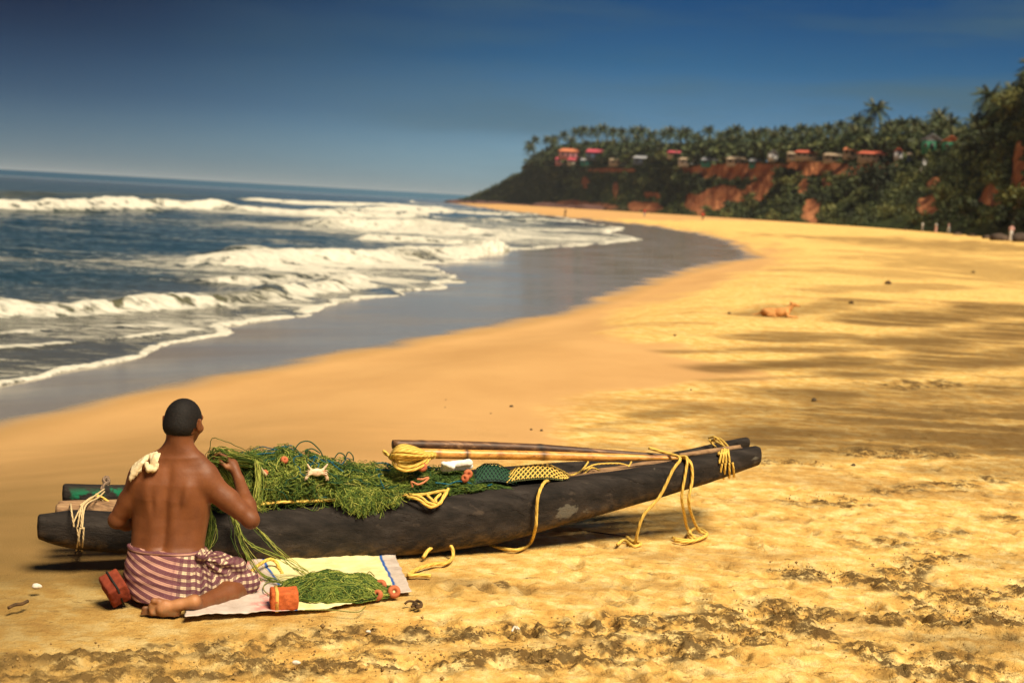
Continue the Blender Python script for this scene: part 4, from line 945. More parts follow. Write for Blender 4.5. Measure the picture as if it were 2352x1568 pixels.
rope('lashing', BROPE, .009, [[on(236, 1118, .48), on(244, 1106, .48), on(250, 1098, .48), on(241, 1096, .48), on(238, 1106, .46), on(248, 1112, .46), on(240, 1120, .46)], [on(245, 1100, .47), on(252, 1106, .46), on(240, 1112, .45), on(232, 1125, .42)]], raft)['label'] = 'dark rope knot on the stern'
# cord run along the near log's rim
rope('rim_cord', YROPE, .0075, [[on(596, 1158, -.04), on(640, 1153, -.04), on(700, 1151, -.04), on(760, 1148, -.04), on(815, 1144, -.03)], [on(596, 1152, -.02), on(650, 1150, -.02), on(720, 1147, -.02), on(780, 1144, -.02)],
    [on(870, 1142, -.04), on(905, 1138, -.05), on(945, 1134, -.06)]], raft)
# bow ropes hanging to the sand
b1, b2 = at_z(1455, 1250, .008), at_z(1590, 1238, .008)
def gp(x, y, l=.010): return at_z(x, y, l)
rope('hanging_rope', YROPE, .0085, [[on(1490, 1028, .12), on(1530, 1040, .05), on(1562, 1052, -.05), on(1545, 1080, -.085), on(1515, 1140, -.10), on(1480, 1180, -.11), gp(1466, 1215, .10), gp(1458, 1246, .015), gp(1440, 1232), gp(1448, 1240), gp(1472, 1248), gp(1455, 1254), gp(1434, 1240), gp(1418, 1250)]], raft)['label'] = 'left one of the two yellow ropes hanging from the bow'
rope('hanging_rope', YROPE, .0085, [[on(1560, 1048, 0), on(1578, 1052, -.06), on(1574, 1090, -.09), on(1566, 1140, -.1), gp(1572, 1180, .16), gp(1580, 1215, .05), gp(1600, 1236), gp(1625, 1226), gp(1600, 1212, .02), gp(1580, 1226), gp(1590, 1240), gp(1560, 1238), gp(1545, 1234)],
    [on(1566, 1050, 0), on(1586, 1062, -.07), on(1590, 1100, -.09), on(1582, 1150, -.1), gp(1592, 1190, .12), gp(1606, 1218, .03), gp(1622, 1228), gp(1600, 1240), gp(1570, 1244), gp(1550, 1240)]], raft)['label'] = 'right doubled yellow rope hanging from the bow'
rope('hanging_rope', YROPE, .0085, [[on(1300, 1100, .15), on(1268, 1104, .05), on(1252, 1106, -.07), on(1240, 1126, -.145), on(1234, 1150, -.165), on(1232, 1185, -.16), on(1230, 1212, -.15), gp(1218, 1246, .02), gp(1190, 1262), gp(1150, 1258), gp(1125, 1250)]], raft)['label'] = 'yellow rope hanging over the middle of the near log'
# thin cord zigzag on the far log
rope('lashing', YROPE, .005, [[on(1270, 1072, .3), on(1300, 1090, .25), on(1330, 1084, .25), on(1350, 1062, .34), on(1345, 1058, .4)], [on(1310, 1094, .2), on(1345, 1076, .3), on(1370, 1066, .34), on(1420, 1064, .34), on(1445, 1070, .3)], [on(1432, 1086, .2), on(1445, 1070, .3), on(1450, 1060, .36)], [on(1340, 1090, .2), on(1360, 1074, .3), on(1390, 1088, .2)]], raft)['label'] = 'slack yellow cord zigzagging on the far log'

# bamboo poles on the load
pole = thing('bamboo_pole', 'upper dark bamboo pole, split end raised over the net heap', 'pole', on(902, 1020, .24))
bar('pole_shaft', [(902, 1020), (1060, 1024), (1240, 1030), (1420, 1041), (1560, 1048)], [.22, .22, .2, .16, .10], [.024, .028, .025, .018, .010], DBAMBOO, pole, nodes=[.1, .22, .36, .5, .64, .8])
p2 = thing('bamboo_pole', 'lower golden bamboo pole under the dark one, yellow rope coiled on its end', 'pole', on(965, 1040, .12))
bar('pole_shaft', [(958, 1040), (1060, 1043), (1200, 1045), (1400, 1050), (1583, 1052)], [.12, .11, .1, .07, .03], [.026, .026, .025, .022, .010], BAMBOO, p2, nodes=[.13, .27, .41, .56, .72, .88])

# coil of thick yellow rope on the pole's end
coil = thing('rope_coil', 'bundle of thick yellow rope hanked over the left end of the golden bamboo pole', 'rope', on(930, 1050, .08))
mb = MB()
for k in range(17):
    q = k / 16; w = math.sin(q * 3.14); o = .13 - .13 * w + .02 * math.sin(k * 2.1)
    rope_arrays(mb, [on(1000 - 5 * (k % 3), 1044 + 12 * (q - .5), .10 - .035 * w), on(975, 1036 + 22 * q, o - .02), on(948, 1026 + 40 * q, o - .06), on(922 - 4 * w, 1022 + 44 * q, o - .07), on(900 + 12 * abs(q - .45), 1032 + 26 * q, o - .03), on(894 + 8 * abs(q - .5), 1046 + 8 * q, o + .04)], .0068, sides=7)
for (d, dy) in ((0, 0), (6, -8)):
    rope_arrays(mb, [on(903 + d, 1046 + dy, .0), on(905 + d, 1066 + dy, -.04), on(924, 1079 + dy, -.055), on(950, 1078 + dy, -.05), on(975, 1066 + dy, -.02), on(987 - d, 1052, .04)], .0085)
rope_arrays(mb, [on(896, 1048, .04), on(884, 1042, .06), on(880, 1034, .06), on(888, 1040, .05), on(898, 1052, .03)], .006)
mb.build('strands', YROPE, coil)

# thinner knotted cord looping over the near log
rp = thing('knotted_cord', 'golden knotted cord looping over the near log beside the net heap', 'cord', on(980, 1150, -.12))
rope('cord', YROPE, .0078, [[on(940, 1134, -.07), on(965, 1140, -.10), on(985, 1155, -.145), on(1010, 1156, -.15), on(1018, 1140, -.12), on(1030, 1122, -.06)], [on(935, 1140, -.08), on(960, 1146, -.13), on(985, 1163, -.15), on(1003, 1160, -.155), on(1018, 1144, -.13), on(1026, 1128, -.09), on(1010, 1128, -.08), on(980, 1134, -.09), on(955, 1136, -.08)], [on(980, 1134, -.09), on(990, 1146, -.13), on(1003, 1154, -.155), on(1000, 1146, -.14), on(1012, 1134, -.1)]], rp)
# loose rope ends on the sand
tag(rope('loose_rope', YROPE, .0095, [[gp(972, 1280), gp(985, 1262, .04), gp(1010, 1248, .05), gp(1036, 1254, .05), gp(1040, 1278), gp(1025, 1292), gp(1000, 1294), gp(975, 1300), gp(955, 1308), gp(938, 1320), gp(965, 1320), gp(990, 1322)]]), 'pale yellow rope end curling on the sand right of the sack', 'rope')
tag(rope('loose_rope', YROPE, .0085, [[gp(560, 1330, .02), gp(590, 1300, .05), gp(618, 1284, .05), gp(634, 1290, .03), gp(642, 1306), gp(648, 1316)]]), 'short yellow rope end on the sack beside the man\'s knee', 'rope')

# ------------------------------------------------------------------ the net heap
netm = Mat('net_twine', .75, .2); netm.color(netm.ramp(netm.attr('tone'), [(0, (.014, .040, .014)), (.38, (.065, .120, .020)), (.68, (.21, .26, .040)), (1, (.48, .47, .10))])); NET = netm.m
CORE = simple('net_core', (.012, .028, .010), (.035, .060, .015), scale=30, rough=.95, bump=.8, bd=.01)
BLUE = ropemat('blue_cord', (.005, .045, .07), (.012, .13, .19)); GREENC = ropemat('green_cord', (.01, .04, .02), (.03, .10, .05)); OLIVE = ropemat('olive_cord', (.10, .10, .02), (.32, .31, .08))
HEAP = np.array([(478, 1150), (490, 1075), (520, 1050), (560, 1048), (600, 1034), (650, 1026), (690, 1030), (730, 1038), (770, 1052), (820, 1062), (870, 1070), (930, 1074), (990, 1080), (1040, 1082), (1080, 1084), (1130, 1092), (1170, 1112)], float)
def heap_pt(px, ph, lift=0.0):
    "point on the heap: column and angle (0 front rim .. pi back), lift outward"
    px = np.asarray(px, float); ph = np.asarray(ph, float); top = np.interp(px, HEAP[:, 0], HEAP[:, 1]); rim = np.interp(px, [478, 600, 900, 1180], [1160, 1152, 1140, 1118])
    out = np.zeros(px.shape + (3,)); B = []
    s0 = np.linspace(470, 1200, 40); RB = np.array([on(x, np.interp(x, [478, 600, 900, 1180], [1160, 1152, 1140, 1118]), -.02) for x in s0]); TP = np.array([on(x, np.interp(x, HEAP[:, 0], HEAP[:, 1]), .20) for x in s0])
    rb = np.stack([np.interp(px, s0, RB[:, i]) for i in range(3)], -1); hz = np.interp(px, s0, TP[:, 2]) - rb[..., 2]
    w = .235 + lift; lump = 1 + .16 * fbm2(px * .030, ph * 1.8, 3, 401)
    out[..., :] = rb + NB * (.225 - np.cos(ph) * w * lump)[..., None]
    out[..., 2] = rb[..., 2] + np.sign(np.sin(ph)) * np.abs(np.sin(ph)) ** .8 * (hz * (.90 + .24 * fbm2(px * .026, ph * 1.3, 3, 403)) + lift)
    return out
def net_heap():
    r = thing('fishing_net', 'big tangled heap of green fishing net piled on the raft', 'net', heap_pt(np.array([700.]), np.array([.1]))[0])
    X, Q = np.meshgrid(np.linspace(480, 1168, 110), np.linspace(0, math.pi, 26), indexing='ij'); P = heap_pt(X.ravel(), Q.ravel(), -.012)
    P += .012 * rng.normal(size=P.shape) * .6
    n1 = 26; I, J = np.meshgrid(np.arange(109), np.arange(25), indexing='ij'); I = I.ravel(); J = J.ravel(); mb = MB(); mb.add(P, np.stack([I*n1+J, (I+1)*n1+J, (I+1)*n1+J+1, I*n1+J+1], 1)[:, ::-1]); mb.build('netting_core', CORE, r, 'stuff')
    # tangled twine
    mb = MB(); n, K = 5000, 13
    px = rng.uniform(482, 1110, n); ph = np.abs(rng.normal(.55, .62, n)) % 2.6; px = np.where(rng.random(n) < .12, rng.uniform(1040, 1170, n), px)
    a = rng.uniform(0, 6.28, n); path = np.zeros((n, K, 3)); step = rng.uniform(.004, .011, n); cx = px.copy(); cp = ph.copy(); curl = rng.normal(0, .42, n)
    lift = rng.uniform(-.008, .022, n)
    for k in range(K):
        path[:, k] = heap_pt(cx, cp, lift); a += curl + rng.normal(0, .25, n); cx = np.clip(cx + np.cos(a) * step * 470, 478, 1172); cp = np.clip(cp + np.sin(a) * step * 3.6, -.12, 2.9); lift = np.clip(lift + rng.normal(0, .004, n), -.01, .03)
    tn = np.clip(.50 + .55 * fbm2(px * .02, ph * 2, 3, 411) + rng.normal(0, .20, n), 0, 1); tn = np.where(px > 950, tn * .62, tn)
    path += rng.normal(0, .0016, path.shape); strands(mb, path, rng.uniform(.0010, .0024, n), 3, tone=tn)
    # folds of netting hanging over the log
    for (c0, w, dy, nn) in ((815, 45, 26, 200), (845, 22, 34, 120), (880, 40, 12, 80)):
        px = c0 + rng.normal(0, w * .5, nn); pa = np.zeros((nn, 10, 3)); e = dy * np.exp(-((px - c0) / w) ** 2) * rng.uniform(.6, 1.15, nn)
        for k in range(10):
            t = k / 9; b = heap_pt(px + 10 * np.sin(t * 6 + px), np.full(nn, .28 - .28 * t), .012)
            b[:, :] += -NB * (.10 * t * (1 - .2 * t))  ; b[:, 2] -= (e * .0023) * t ** 2; pa[:, k] = b
        pa += rng.normal(0, .0045, pa.shape) + .012 * np.sin(np.linspace(0, 5, 10)[None, :, None] * rng.uniform(.6, 1.6, (nn, 1, 1)) + rng.uniform(0, 6, (nn, 1, 3))); strands(mb, pa, rng.uniform(.0010, .0022, nn), 3, tone=np.clip(rng.normal(.55, .2, nn), 0, 1))
    # bunch lifted to the man's hand and fall of netting beside his arm
    def fall(pts, nn, spread_, r0=.0012, tone=.5):
        base = catmull(pts, 6); K = len(base); pa = np.repeat(base[None], nn, 0); off = rng.normal(0, 1, (nn, 1, 3)) * spread_; wv = rng.normal(0, 1, (nn, K, 3)) * .0035
        env = (.35 + np.sin(np.linspace(.2, 2.9, K)))[None, :, None]; strands(mb, pa + off * env + np.cumsum(wv, 1) * .6, np.full(nn, r0) * rng.uniform(.8, 1.7, nn), 3, tone=np.clip(rng.normal(tone, .2, nn), 0, 1))
    HX = MAN_HAND
    fall([HX + [-.02, .03, -.20], HX + [-.035, .02, -.10], HX + [-.03, .0, -.02], HX + [-.01, -.01, .012], HX + [.03, .02, 0.0], on(560, 1056, .0), on(600, 1066, .05)], 110, .015, tone=.5)
    fall([HX + [-.03, .02, -.02], HX + [.01, .05, -.07], on(540, 1120, -.05), on(560, 1160, -.05)], 80, .022, tone=.5)
    fall([on(590, 1060, -.0), on(596, 1100, -.08), on(592, 1150, -.14), on(600, 1170, -.15)], 30, .012, tone=.75)
    fall([on(470, 1165, -.12), on(480, 1200, -.16), on(474, 1235, -.17), on(470, 1262, -.18)], 70, .016, tone=.55)
    fall([on(530, 1180, -.16), on(545, 1215, -.17), at_y(556, 1250, 6.45), at_y(580, 1292, 6.4), gp(605, 1322, .03), gp(640, 1335, .03), gp(690, 1340, .04)], 15, .007, .0012, tone=.6)
    fall([on(560, 1190, -.16), at_y(600, 1225, 6.5), at_y(640, 1268, 6.45), gp(690, 1310, .04), gp(720, 1330, .05)], 8, .006, .0012, tone=.75)
    fall([on(540, 1190, -.16), at_y(560, 1240, 6.45), at_y(590, 1262, 6.42), at_y(640, 1285, 6.4), gp(700, 1318, .04)], 7, .009, .0012, tone=.55)
    mb.build('netting', NET, r, 'stuff')
    # thicker cords through the net
    R_ = random.Random(5)
    for i in range(26):
        c0, p0 = R_.uniform(500, 1100), R_.uniform(.15, 1.5); a = R_.uniform(0, 6.3); pts = []; bl = i % 3
        for k in range(9):
            pts.append(heap_pt(np.array([c0]), np.array([p0]), .022 + .010 * math.sin(k * 2.2))[0]); a += R_.uniform(-.9, 1.3); c0 = min(max(c0 + 22 * math.cos(a), 490), 1130); p0 = min(max(p0 + .16 * math.sin(a), 0.02), 1.9)
        rope('blue_cord' if bl == 0 else 'green_cord' if bl == 1 else 'olive_cord', BLUE if bl == 0 else GREENC if bl == 1 else OLIVE, .0026 if bl else .0030, [pts], r, sides=5, n=6)
    for pts in ([(675, 1034), (690, 1016), (712, 1014), (733, 1032), (742, 1048)], [(700, 1036), (716, 1030), (735, 1040)], [(768, 1052), (778, 1040), (790, 1044), (792, 1054)], [(792, 1054), (800, 1038), (810, 1046), (812, 1058)], [(500, 1050), (520, 1042), (545, 1050)], [(1095, 1078), (1115, 1068), (1140, 1074), (1150, 1090)]):
        rope('green_cord', GREENC, .0032, [[on(x, y, .16) for x, y in pts]], r, sides=6)
    for pts in ([(1020, 1120), (1050, 1105), (1085, 1112), (1080, 1130), (1052, 1134), (1030, 1142)], [(1040, 1125), (1075, 1120), (1105, 1118), (1115, 1135), (1095, 1145), (1075, 1136)], [(700, 1120), (720, 1140), (760, 1142)], [(1000, 1108), (1030, 1112), (1060, 1122), (1100, 1120), (1130, 1112)]):
        rope('blue_cord', BLUE, .0036, [[on(x, y, -.03) for x, y in pts]], r, sides=6)
    return r
# ================================================================== THE KNEELING MAN
def M(px, py, y): return at_y(px, py, y)
def vnormals(V, F):
    n = np.cross(V[F[:, 2]] - V[F[:, 0]], V[F[:, 3]] - V[F[:, 1]]); out = np.zeros_like(V)
    for k in range(4):
        for d in range(3): out[:, d] += np.bincount(F[:, k], n[:, d], len(V))
    return out / (np.linalg.norm(out, axis=1)[:, None] + 1e-12)
def nearest_seg(V, a, b):
    a, b = np.array(a), np.array(b); d = b - a; t = np.clip((V - a) @ d / (d @ d), 0, 1); return np.linalg.norm(V - a - t[:, None] * d, axis=1), t
MAN_HAND = M(506, 1050, 6.38)
man = thing('person', 'bare-backed man with short black hair kneeling in a purple checked wrap, mending a green net', 'person', at_z(385, 1400, 0))
HC = M(421, 967, 6.20); PSI = math.radians(13); PT2 = math.radians(10)
hf = np.array([math.sin(PSI) * math.cos(PT2), math.cos(PSI) * math.cos(PT2), -math.sin(PT2)]); hr = np.array([math.cos(PSI), -math.sin(PSI), 0]); hu = np.cross(hr, hf)
HR = np.stack([hr, hf, hu], 1)          # columns: right, forward, up of the head
def HP(r, f, u): return HC + hr * r + hf * f + hu * u
TS = [(1050, 352, 452, 6.17, .062), (1075, 322, 476, 6.17, .082), (1105, 306, 488, 6.17, .098), (1140, 303, 484, 6.175, .108), (1180, 304, 481, 6.18, .108), (1215, 305, 474, 6.17, .102), (1245, 303, 469, 6.16, .102), (1275, 300, 468, 6.14, .112), (1310, 298, 470, 6.12, .12)]
def torso(fd):
    rows = []
    for (py, l, r, y, b) in TS:
        a = M(l, py, y); c = M(r, py, y); mid = (a + c) / 2; rows.append((mid[2], mid[0], mid[1], np.linalg.norm(a - c) / 2, b))
    rows = np.array(rows[::-1]); zs = rows[:, 0]
    lo = [rows[:, 1].min() - .28, rows[:, 2].min() - .2, zs[0] - .05]; hi = [rows[:, 1].max() + .28, rows[:, 2].max() + .2, zs[-1] + .03]
    sl, X, Y, Z = fd.sub(lo, hi); f = lambda k: np.interp(Z, zs, rows[:, k]).astype(np.float32)
    dx = X - f(1); dy = Y - f(2); a = f(3); b = f(4)
    q = (np.abs(dx / a) ** 2.35 + np.abs(dy / b) ** 2.35) ** (1 / 2.35); d = (q - 1) * (a * b / (a + b)) * 1.6
    h = (Z - zs[0]) / (zs[-1] - zs[0]); back = np.clip(-dy / b, 0, 1)
    d = d + back * (.011 * np.exp(-(dx / .017) ** 2) * smooth(.08, .3, h) * smooth(1.05, .85, h))            # spine furrow
    d = d - back * .008 * np.exp(-((np.abs(dx) - .050) / .030) ** 2) * smooth(0, .2, h) * smooth(.75, .45, h)      # long muscles beside it
    d = d - back * .012 * np.exp(-((np.abs(dx) - .088) / .036) ** 2 - ((h - .72) / .13) ** 2)                     # shoulder blades
    d = d + back * .008 * np.exp(-((np.abs(dx) - .055 - .05 * (h - .55)) / .014) ** 2 - ((h - .64) / .12) ** 2)         # their inner edge
    d = d + back * .004 * np.exp(-((h - .10) / .02) ** 2)
    d = np.maximum(d, Z - zs[-1] - .0); d = np.maximum(d, zs[0] - .03 - Z); fd.smin(sl, d.astype(np.float32), .02)
def finger(fd, p, dirs, r=.0078, L=(.036, .026, .020)):
    P = [np.array(p)]; 
    for d, l in zip(dirs, L): d = np.array(d, float); P.append(P[-1] + d / np.linalg.norm(d) * l)
    fd.chain(P, [r * 1.12, r * 1.05, r * .95, r * .78], .004)
def build_man():
    fd = Field([M(225, 1100, 6.2)[0] - .02, 5.76, -.02], [M(610, 1100, 6.2)[0] + .03, 6.62, .90], .0052)
    torso(fd)
    # neck and trapezius
    fd.cone(M(411, 1062, 6.17), HP(0, -.03, -.06), .060, .054, .03)
    for s, sh, nk in ((-1, M(322, 1084, 6.165), M(388, 1042, 6.165)), (1, M(474, 1080, 6.165), M(434, 1044, 6.165))): fd.cone(nk, sh, .042, .040, .04)
    # head: skull, jaw, face
    fd.ell(HP(0, 0, .008), [.074, .094, .088], .015, HR); fd.ell(HP(0, .040, -.050), [.052, .062, .058], .03, HR); fd.ell(HP(0, .078, -.092), [.022, .022, .018], .02, HR)
    fd.cone(HP(0, .090, .012), HP(0, .118, -.028), .009, .015, .012); fd.cone(HP(-.012, .100, -.032), HP(.012, .100, -.032), .009, .009, .01)      # nose
    fd.cone(HP(-.022, .094, -.058), HP(.022, .094, -.058), .009, .009, .008); fd.cone(HP(-.018, .092, -.070), HP(.018, .092, -.070), .010, .010, .008)  # lips
    fd.cone(HP(-.045, .076, .024), HP(.045, .076, .024), .012, .012, .02)                                        # brow
    for s in (-1, 1):
        fd.ell(HP(s * .032, .083, .006), [.014, .010, .010], .006, HR); fd.ell(HP(s * .050, .062, -.025), [.020, .022, .018], .02, HR)
        e = HP(s * .079, -.004, -.012); fd.ell(e, [.009, .018, .031], .005, HR); fd.cone(e + hu * .024 - hf * .012 + hr * s * .008, e - hu * .020 - hf * .006 + hr * s * .007, .0075, .006, .006); fd.ell(e - hu * .026 + hf * .004, [.006, .009, .010], .005, HR)
    # right arm, raised
    S, E, Wr = M(472, 1101, 6.165), M(576, 1194, 6.17), M(549, 1102, 6.34)
    fd.cone(M(458, 1098, 6.17), S, .056, .056, .03); fd.cone(S, S + (E - S) * .5, .053, .048, .03); fd.cone(S + (E - S) * .5, E, .048, .036, .02)
    fd.cone(S + (E - S) * .35 + [0, -.012, -.008], S + (E - S) * .75 + [0, -.008, 0], .036, .033, .02)
    F1 = E + (Wr - E) * .35; fd.cone(E, F1, .038, .040, .015); fd.cone(F1, Wr, .039, .024, .02)
    # right hand pinching the net
    pc = M(534, 1066, 6.37); fd.cone(Wr, pc, .022, .026, .012); kn = M(526, 1054, 6.375)
    side = np.array([.25, .9, -.2]); 
    for i, (o, r_) in enumerate(((-.030, .0086), (-.010, .0090), (.010, .0086), (.028, .0076))):
        b = kn + side * o + np.array([0, 0, .008 - .004 * i]); fd.cone(pc + side * o * .6, b, .014, .0105, .008)
        finger(fd, b, [(-.8, .1, .35 - .2 * i), (-.75, .15, -.45 - .1 * i), (-.15, .1, -1)], r_)
    th = M(520, 1072, 6.335); fd.cone(pc + np.array([-.01, -.02, -.012]), th, .015, .011, .008); fd.chain([th, M(508, 1062, 6.34), M(502, 1052, 6.36)], [.0105, .0095, .0078], .004)
    # left arm, hand working in front of the chest
    S, E, Wr = M(326, 1104, 6.165), M(268, 1194, 6.18), M(330, 1204, 6.385)
    fd.cone(M(340, 1098, 6.17), S, .056, .054, .03); fd.cone(S, S + (E - S) * .5, .052, .046, .03); fd.cone(S + (E - S) * .5, E, .046, .036, .02)
    fd.cone(S + (E - S) * .35 + [0, -.010, -.005], S + (E - S) * .75 + [0, -.006, 0], .034, .031, .02)
    F1 = E + (Wr - E) * .35; fd.cone(E, F1, .037, .038, .015); fd.cone(F1, Wr, .038, .024, .02)
    pc = M(362, 1196, 6.44); fd.cone(Wr, pc, .022, .026, .012)
    for i in range(4): finger(fd, pc + np.array([.022, .014, .020 - .015 * i]), [(.8, .5, .1), (.7, .1, -.5), (.2, -.1, -1)], .0082)
    fd.chain([pc + np.array([0, -.01, .02]), pc + np.array([.03, 0, .035]), pc + np.array([.055, .01, .030])], [.012, .010, .008], .004)
    # right leg: thigh out to the side, shin folded back
    hipR, kneeR, ankR = M(430, 1318, 6.15), M(560, 1350, 6.24), M(452, 1390, 5.935)
    fd.cone(hipR, kneeR, .088, .056, .03); fd.cone(kneeR, kneeR + (ankR - kneeR) * .35, .050, .054, .02); fd.cone(kneeR + (ankR - kneeR) * .35, ankR, .052, .031, .02)
    # right foot, sole up
    heel, ball = M(446, 1381, 5.90), M(372, 1397, 5.885)
    fd.cone(ankR, heel, .030, .028, .02); fd.cone(heel, (heel + ball) / 2, .029, .024, .015); fd.cone((heel + ball) / 2, ball, .024, .028, .015); fd.cone(ball + [.01, .0, -.014], ball + [.01, .0, .020], .022, .021, .015)
    toes = [(354, 1379, .0125, -.022), (347, 1388, .0095, -.020), (346, 1395, .0088, -.018), (347, 1402, .0082, -.015), (350, 1408, .0078, -.012)]
    for (x, y, r_, o) in toes: t0 = M(x + 12, y + 1, 5.885); t1 = M(x - 1, y, 5.87); fd.chain([ball + (t0 - ball) * .45, t0, t1], [.016, r_, r_ * 1.08], .006)
    # left leg under the body, its foot lying below the right one
    hipL, kneeL, ankL = M(345, 1318, 6.15), M(342, 1346, 6.46), M(390, 1402, 5.98)
    fd.cone(hipL, kneeL, .088, .056, .03); fd.cone(kneeL, kneeL + (ankL - kneeL) * .35, .050, .052, .02); fd.cone(kneeL + (ankL - kneeL) * .35, ankL, .050, .030, .02)
    bl = M(345, 1409, 5.90); fd.cone(ankL, M(400, 1408, 5.90), .028, .025, .02); fd.cone(M(400, 1408, 5.90), bl, .024, .023, .015)
    for i in range(5): p = M(331 - 1.2 * i, 1396 + 4.2 * i, 5.885); fd.chain([bl, p + [.012, .006, 0], p], [.014, .0085, .0085 + .002 * (i == 0)], .005)
    V, F = fd.nets(); V = relax(V, F, 2, .5)
    # creases, toes and palms are paler; elbows darker
    so = np.exp(-(np.minimum(nearest_seg(V, M(446, 1378, 5.87), M(372, 1394, 5.86))[0], 9) / .034) ** 2); so = np.maximum(so, .7 * np.exp(-(nearest_seg(V, M(354, 1382, 5.87), M(348, 1404, 5.87))[0] / .02) ** 2))
    palm_ = .5 * np.exp(-(np.linalg.norm(V - M(520, 1075, 6.33), axis=1) / .02) ** 2)
    dk = np.exp(-(np.linalg.norm(V - M(588, 1205, 6.14), axis=1) / .03) ** 2) + np.exp(-(np.linalg.norm(V - M(258, 1203, 6.15), axis=1) / .03) ** 2)
    dirt = smooth(.05, .0, V[:, 2]) 
    m = Mat('brown_skin', .58, .32)
    c = m.ramp(m.noise(9, 5, .6), [(.3, (.125, .040, .013)), (.7, (.205, .070, .023))]); c = m.mix(m.range(m.noise(220, 3, .7), .5, .8, 0, .25), c, (.26, .10, .04))
    c = m.mix(m.math('MULTIPLY', m.attr('pale'), .85), c, (.50, .235, .10)); c = m.mix(m.math('MULTIPLY', m.attr('dark'), .4), c, (.07, .025, .012)); c = m.mix(m.math('MULTIPLY', m.attr('dirt'), m.range(m.noise(60, 3, .7), .4, .6, 0, .6)), c, (.20, .13, .06))
    m.color(c); m.bump(m.math('ADD', m.noise(160, 4, .7), m.math('MULTIPLY', m.noise(30, 3, .5), 1.5)), .28, .003); m.rough(m.range(m.noise(25, 4, .6), .3, .7, .44, .64))
    m.b.inputs['Subsurface Weight'].default_value = .06; m.b.inputs['Subsurface Radius'].default_value = (.012, .005, .003)
    loc = np.array(man.location[:]); link('body', mesh_np('body', V - loc, F, True, {'pale': np.clip(so + palm_, 0, 1), 'dark': np.clip(dk, 0, 1), 'dirt': dirt}), m.m, man)
    # hair: close-cropped cap
    fh = Field(HC - .13, HC + .14, .0045); fh.ell(HP(0, -.004, .010), [.0770, .0965, .0910], .01, HR); fh.ell(HP(0, -.050, -.030), [.062, .052, .045], .03, HR)
    Vh, Fh = fh.nets(); q = (Vh - HC) @ HR; r_, f_, u_ = q[:, 0], q[:, 1], q[:, 2]
    keep = (u_ > -.066 + .0 * f_) & ~((f_ > .045) & (u_ < .045)) & ~((f_ > .004) & (u_ < -.0 + .4 * (f_ - .0))) & ~((np.abs(r_) > .06) & (u_ < -.028) & (f_ > -.035)) 
    fk = keep[Fh].all(1); Fh = Fh[fk]; used = np.unique(Fh); rem = np.full(len(Vh), -1); rem[used] = np.arange(len(used)); Vh = relax(Vh, fh.nets()[1], 1)[used]; Fh = rem[Fh]
    Vh = Vh + vnormals(Vh, Fh) * (.0005 * rng.normal(size=(len(Vh), 1)))
    hm = Mat('black_hair', .75, .25); hm.color(hm.ramp(hm.noise(120, 3, .7), [(.35, (.004, .0035, .003)), (.7, (.014, .010, .008))])); hm.bump(hm.noise(400, 2, .8), .35, .002)
    link('hair', mesh_np('hair', Vh - loc, Fh, True), hm.m, man)
    # the wrap
    fw = Field([M(262, 1300, 6.1)[0], 5.93, -.01], [M(606, 1300, 6.2)[0] + .02, 6.60, .34], .0055)
    rows = [(1252, 298, 470, 6.155, .115), (1275, 292, 476, 6.145, .130), (1305, 287, 482, 6.13, .142), (1340, 288, 484, 6.12, .150), (1368, 300, 474, 6.10, .150), (1384, 322, 452, 6.10, .14)]
    R_ = []
    for (py, l, r, y, b) in rows: a = M(l, py, y); c = M(r, py, y); mid = (a + c) / 2; R_.append((mid[2], mid[0], mid[1], np.linalg.norm(a - c) / 2, b))
    R_ = np.array(R_[::-1]); sl, X, Y, Z = fw.sub([fw.lo[0], 5.93, 0], [fw.lo[0] + .6, 6.45, .32]); f = lambda k: np.interp(Z, R_[:, 0], R_[:, k])
    q = np.sqrt(((X - f(1)) / f(3)) ** 2 + ((Y - f(2)) / f(4)) ** 2); d = (q - 1) * .14 
    # the top edge follows the waist and dips to the right
    zt = R_[-1][0] - .05 * (X - R_[-1][1]) ; d = np.maximum(d, Z - zt); d = np.maximum(d, R_[0][0] - Z); fw.smin(sl, d.astype(np.float32), .015)
    fw.cone(M(428, 1316, 6.15), M(556, 1340, 6.235), .100, .064, .03); fw.cone(M(556, 1340, 6.235), M(572, 1338, 6.22), .062, .050, .02); fw.cone(M(430, 1340, 6.12), M(520, 1354, 6.17), .070, .050, .03)
    fw.cone(M(470, 1280, 6.12), M(540, 1300, 6.2), .035, .045, .03)
    fw.cone(M(345, 1318, 6.15), M(342, 1340, 6.46), .098, .064, .03)
    fw.ell(M(463, 1277, 6.07), [.030, .022, .020], .012)         # tucked knot of cloth
    # hollow where shin and foot come out
    a_, b_ = M(556, 1372, 6.20), M(440, 1410, 5.93)
    fd2 = M(520, 1392, 6.06)
    Vw, Fw = fw.nets(); Vw = relax(Vw, Fw, 2)
    nn = vnormals(Vw, Fw); K0 = M(462, 1282, 6.08)
    rx = Vw[:, 0] - K0[0]; rz = Vw[:, 2] - K0[2]; ang = np.arctan2(rz, rx + 1e-6); rad = np.hypot(rx, rz); rightw = smooth(-.05, .04, rx)
    fold = np.sin(ang * 15 + 3 * fbm2(rx * 14, rz * 14, 3, 501)) * smooth(.0, .05, rad) * smooth(.26, .10, rad)
    ax = (Vw - M(428, 1316, 6.15)) @ ((M(560, 1340, 6.235) - M(428, 1316, 6.15)) / .25)
    knee = smooth(.45, .75, ax); fold2 = np.sin(ax * 46 + 2.4 * fbm2(Vw[:, 0] * 18, Vw[:, 2] * 18, 3, 507) + Vw[:, 2] * 30) 
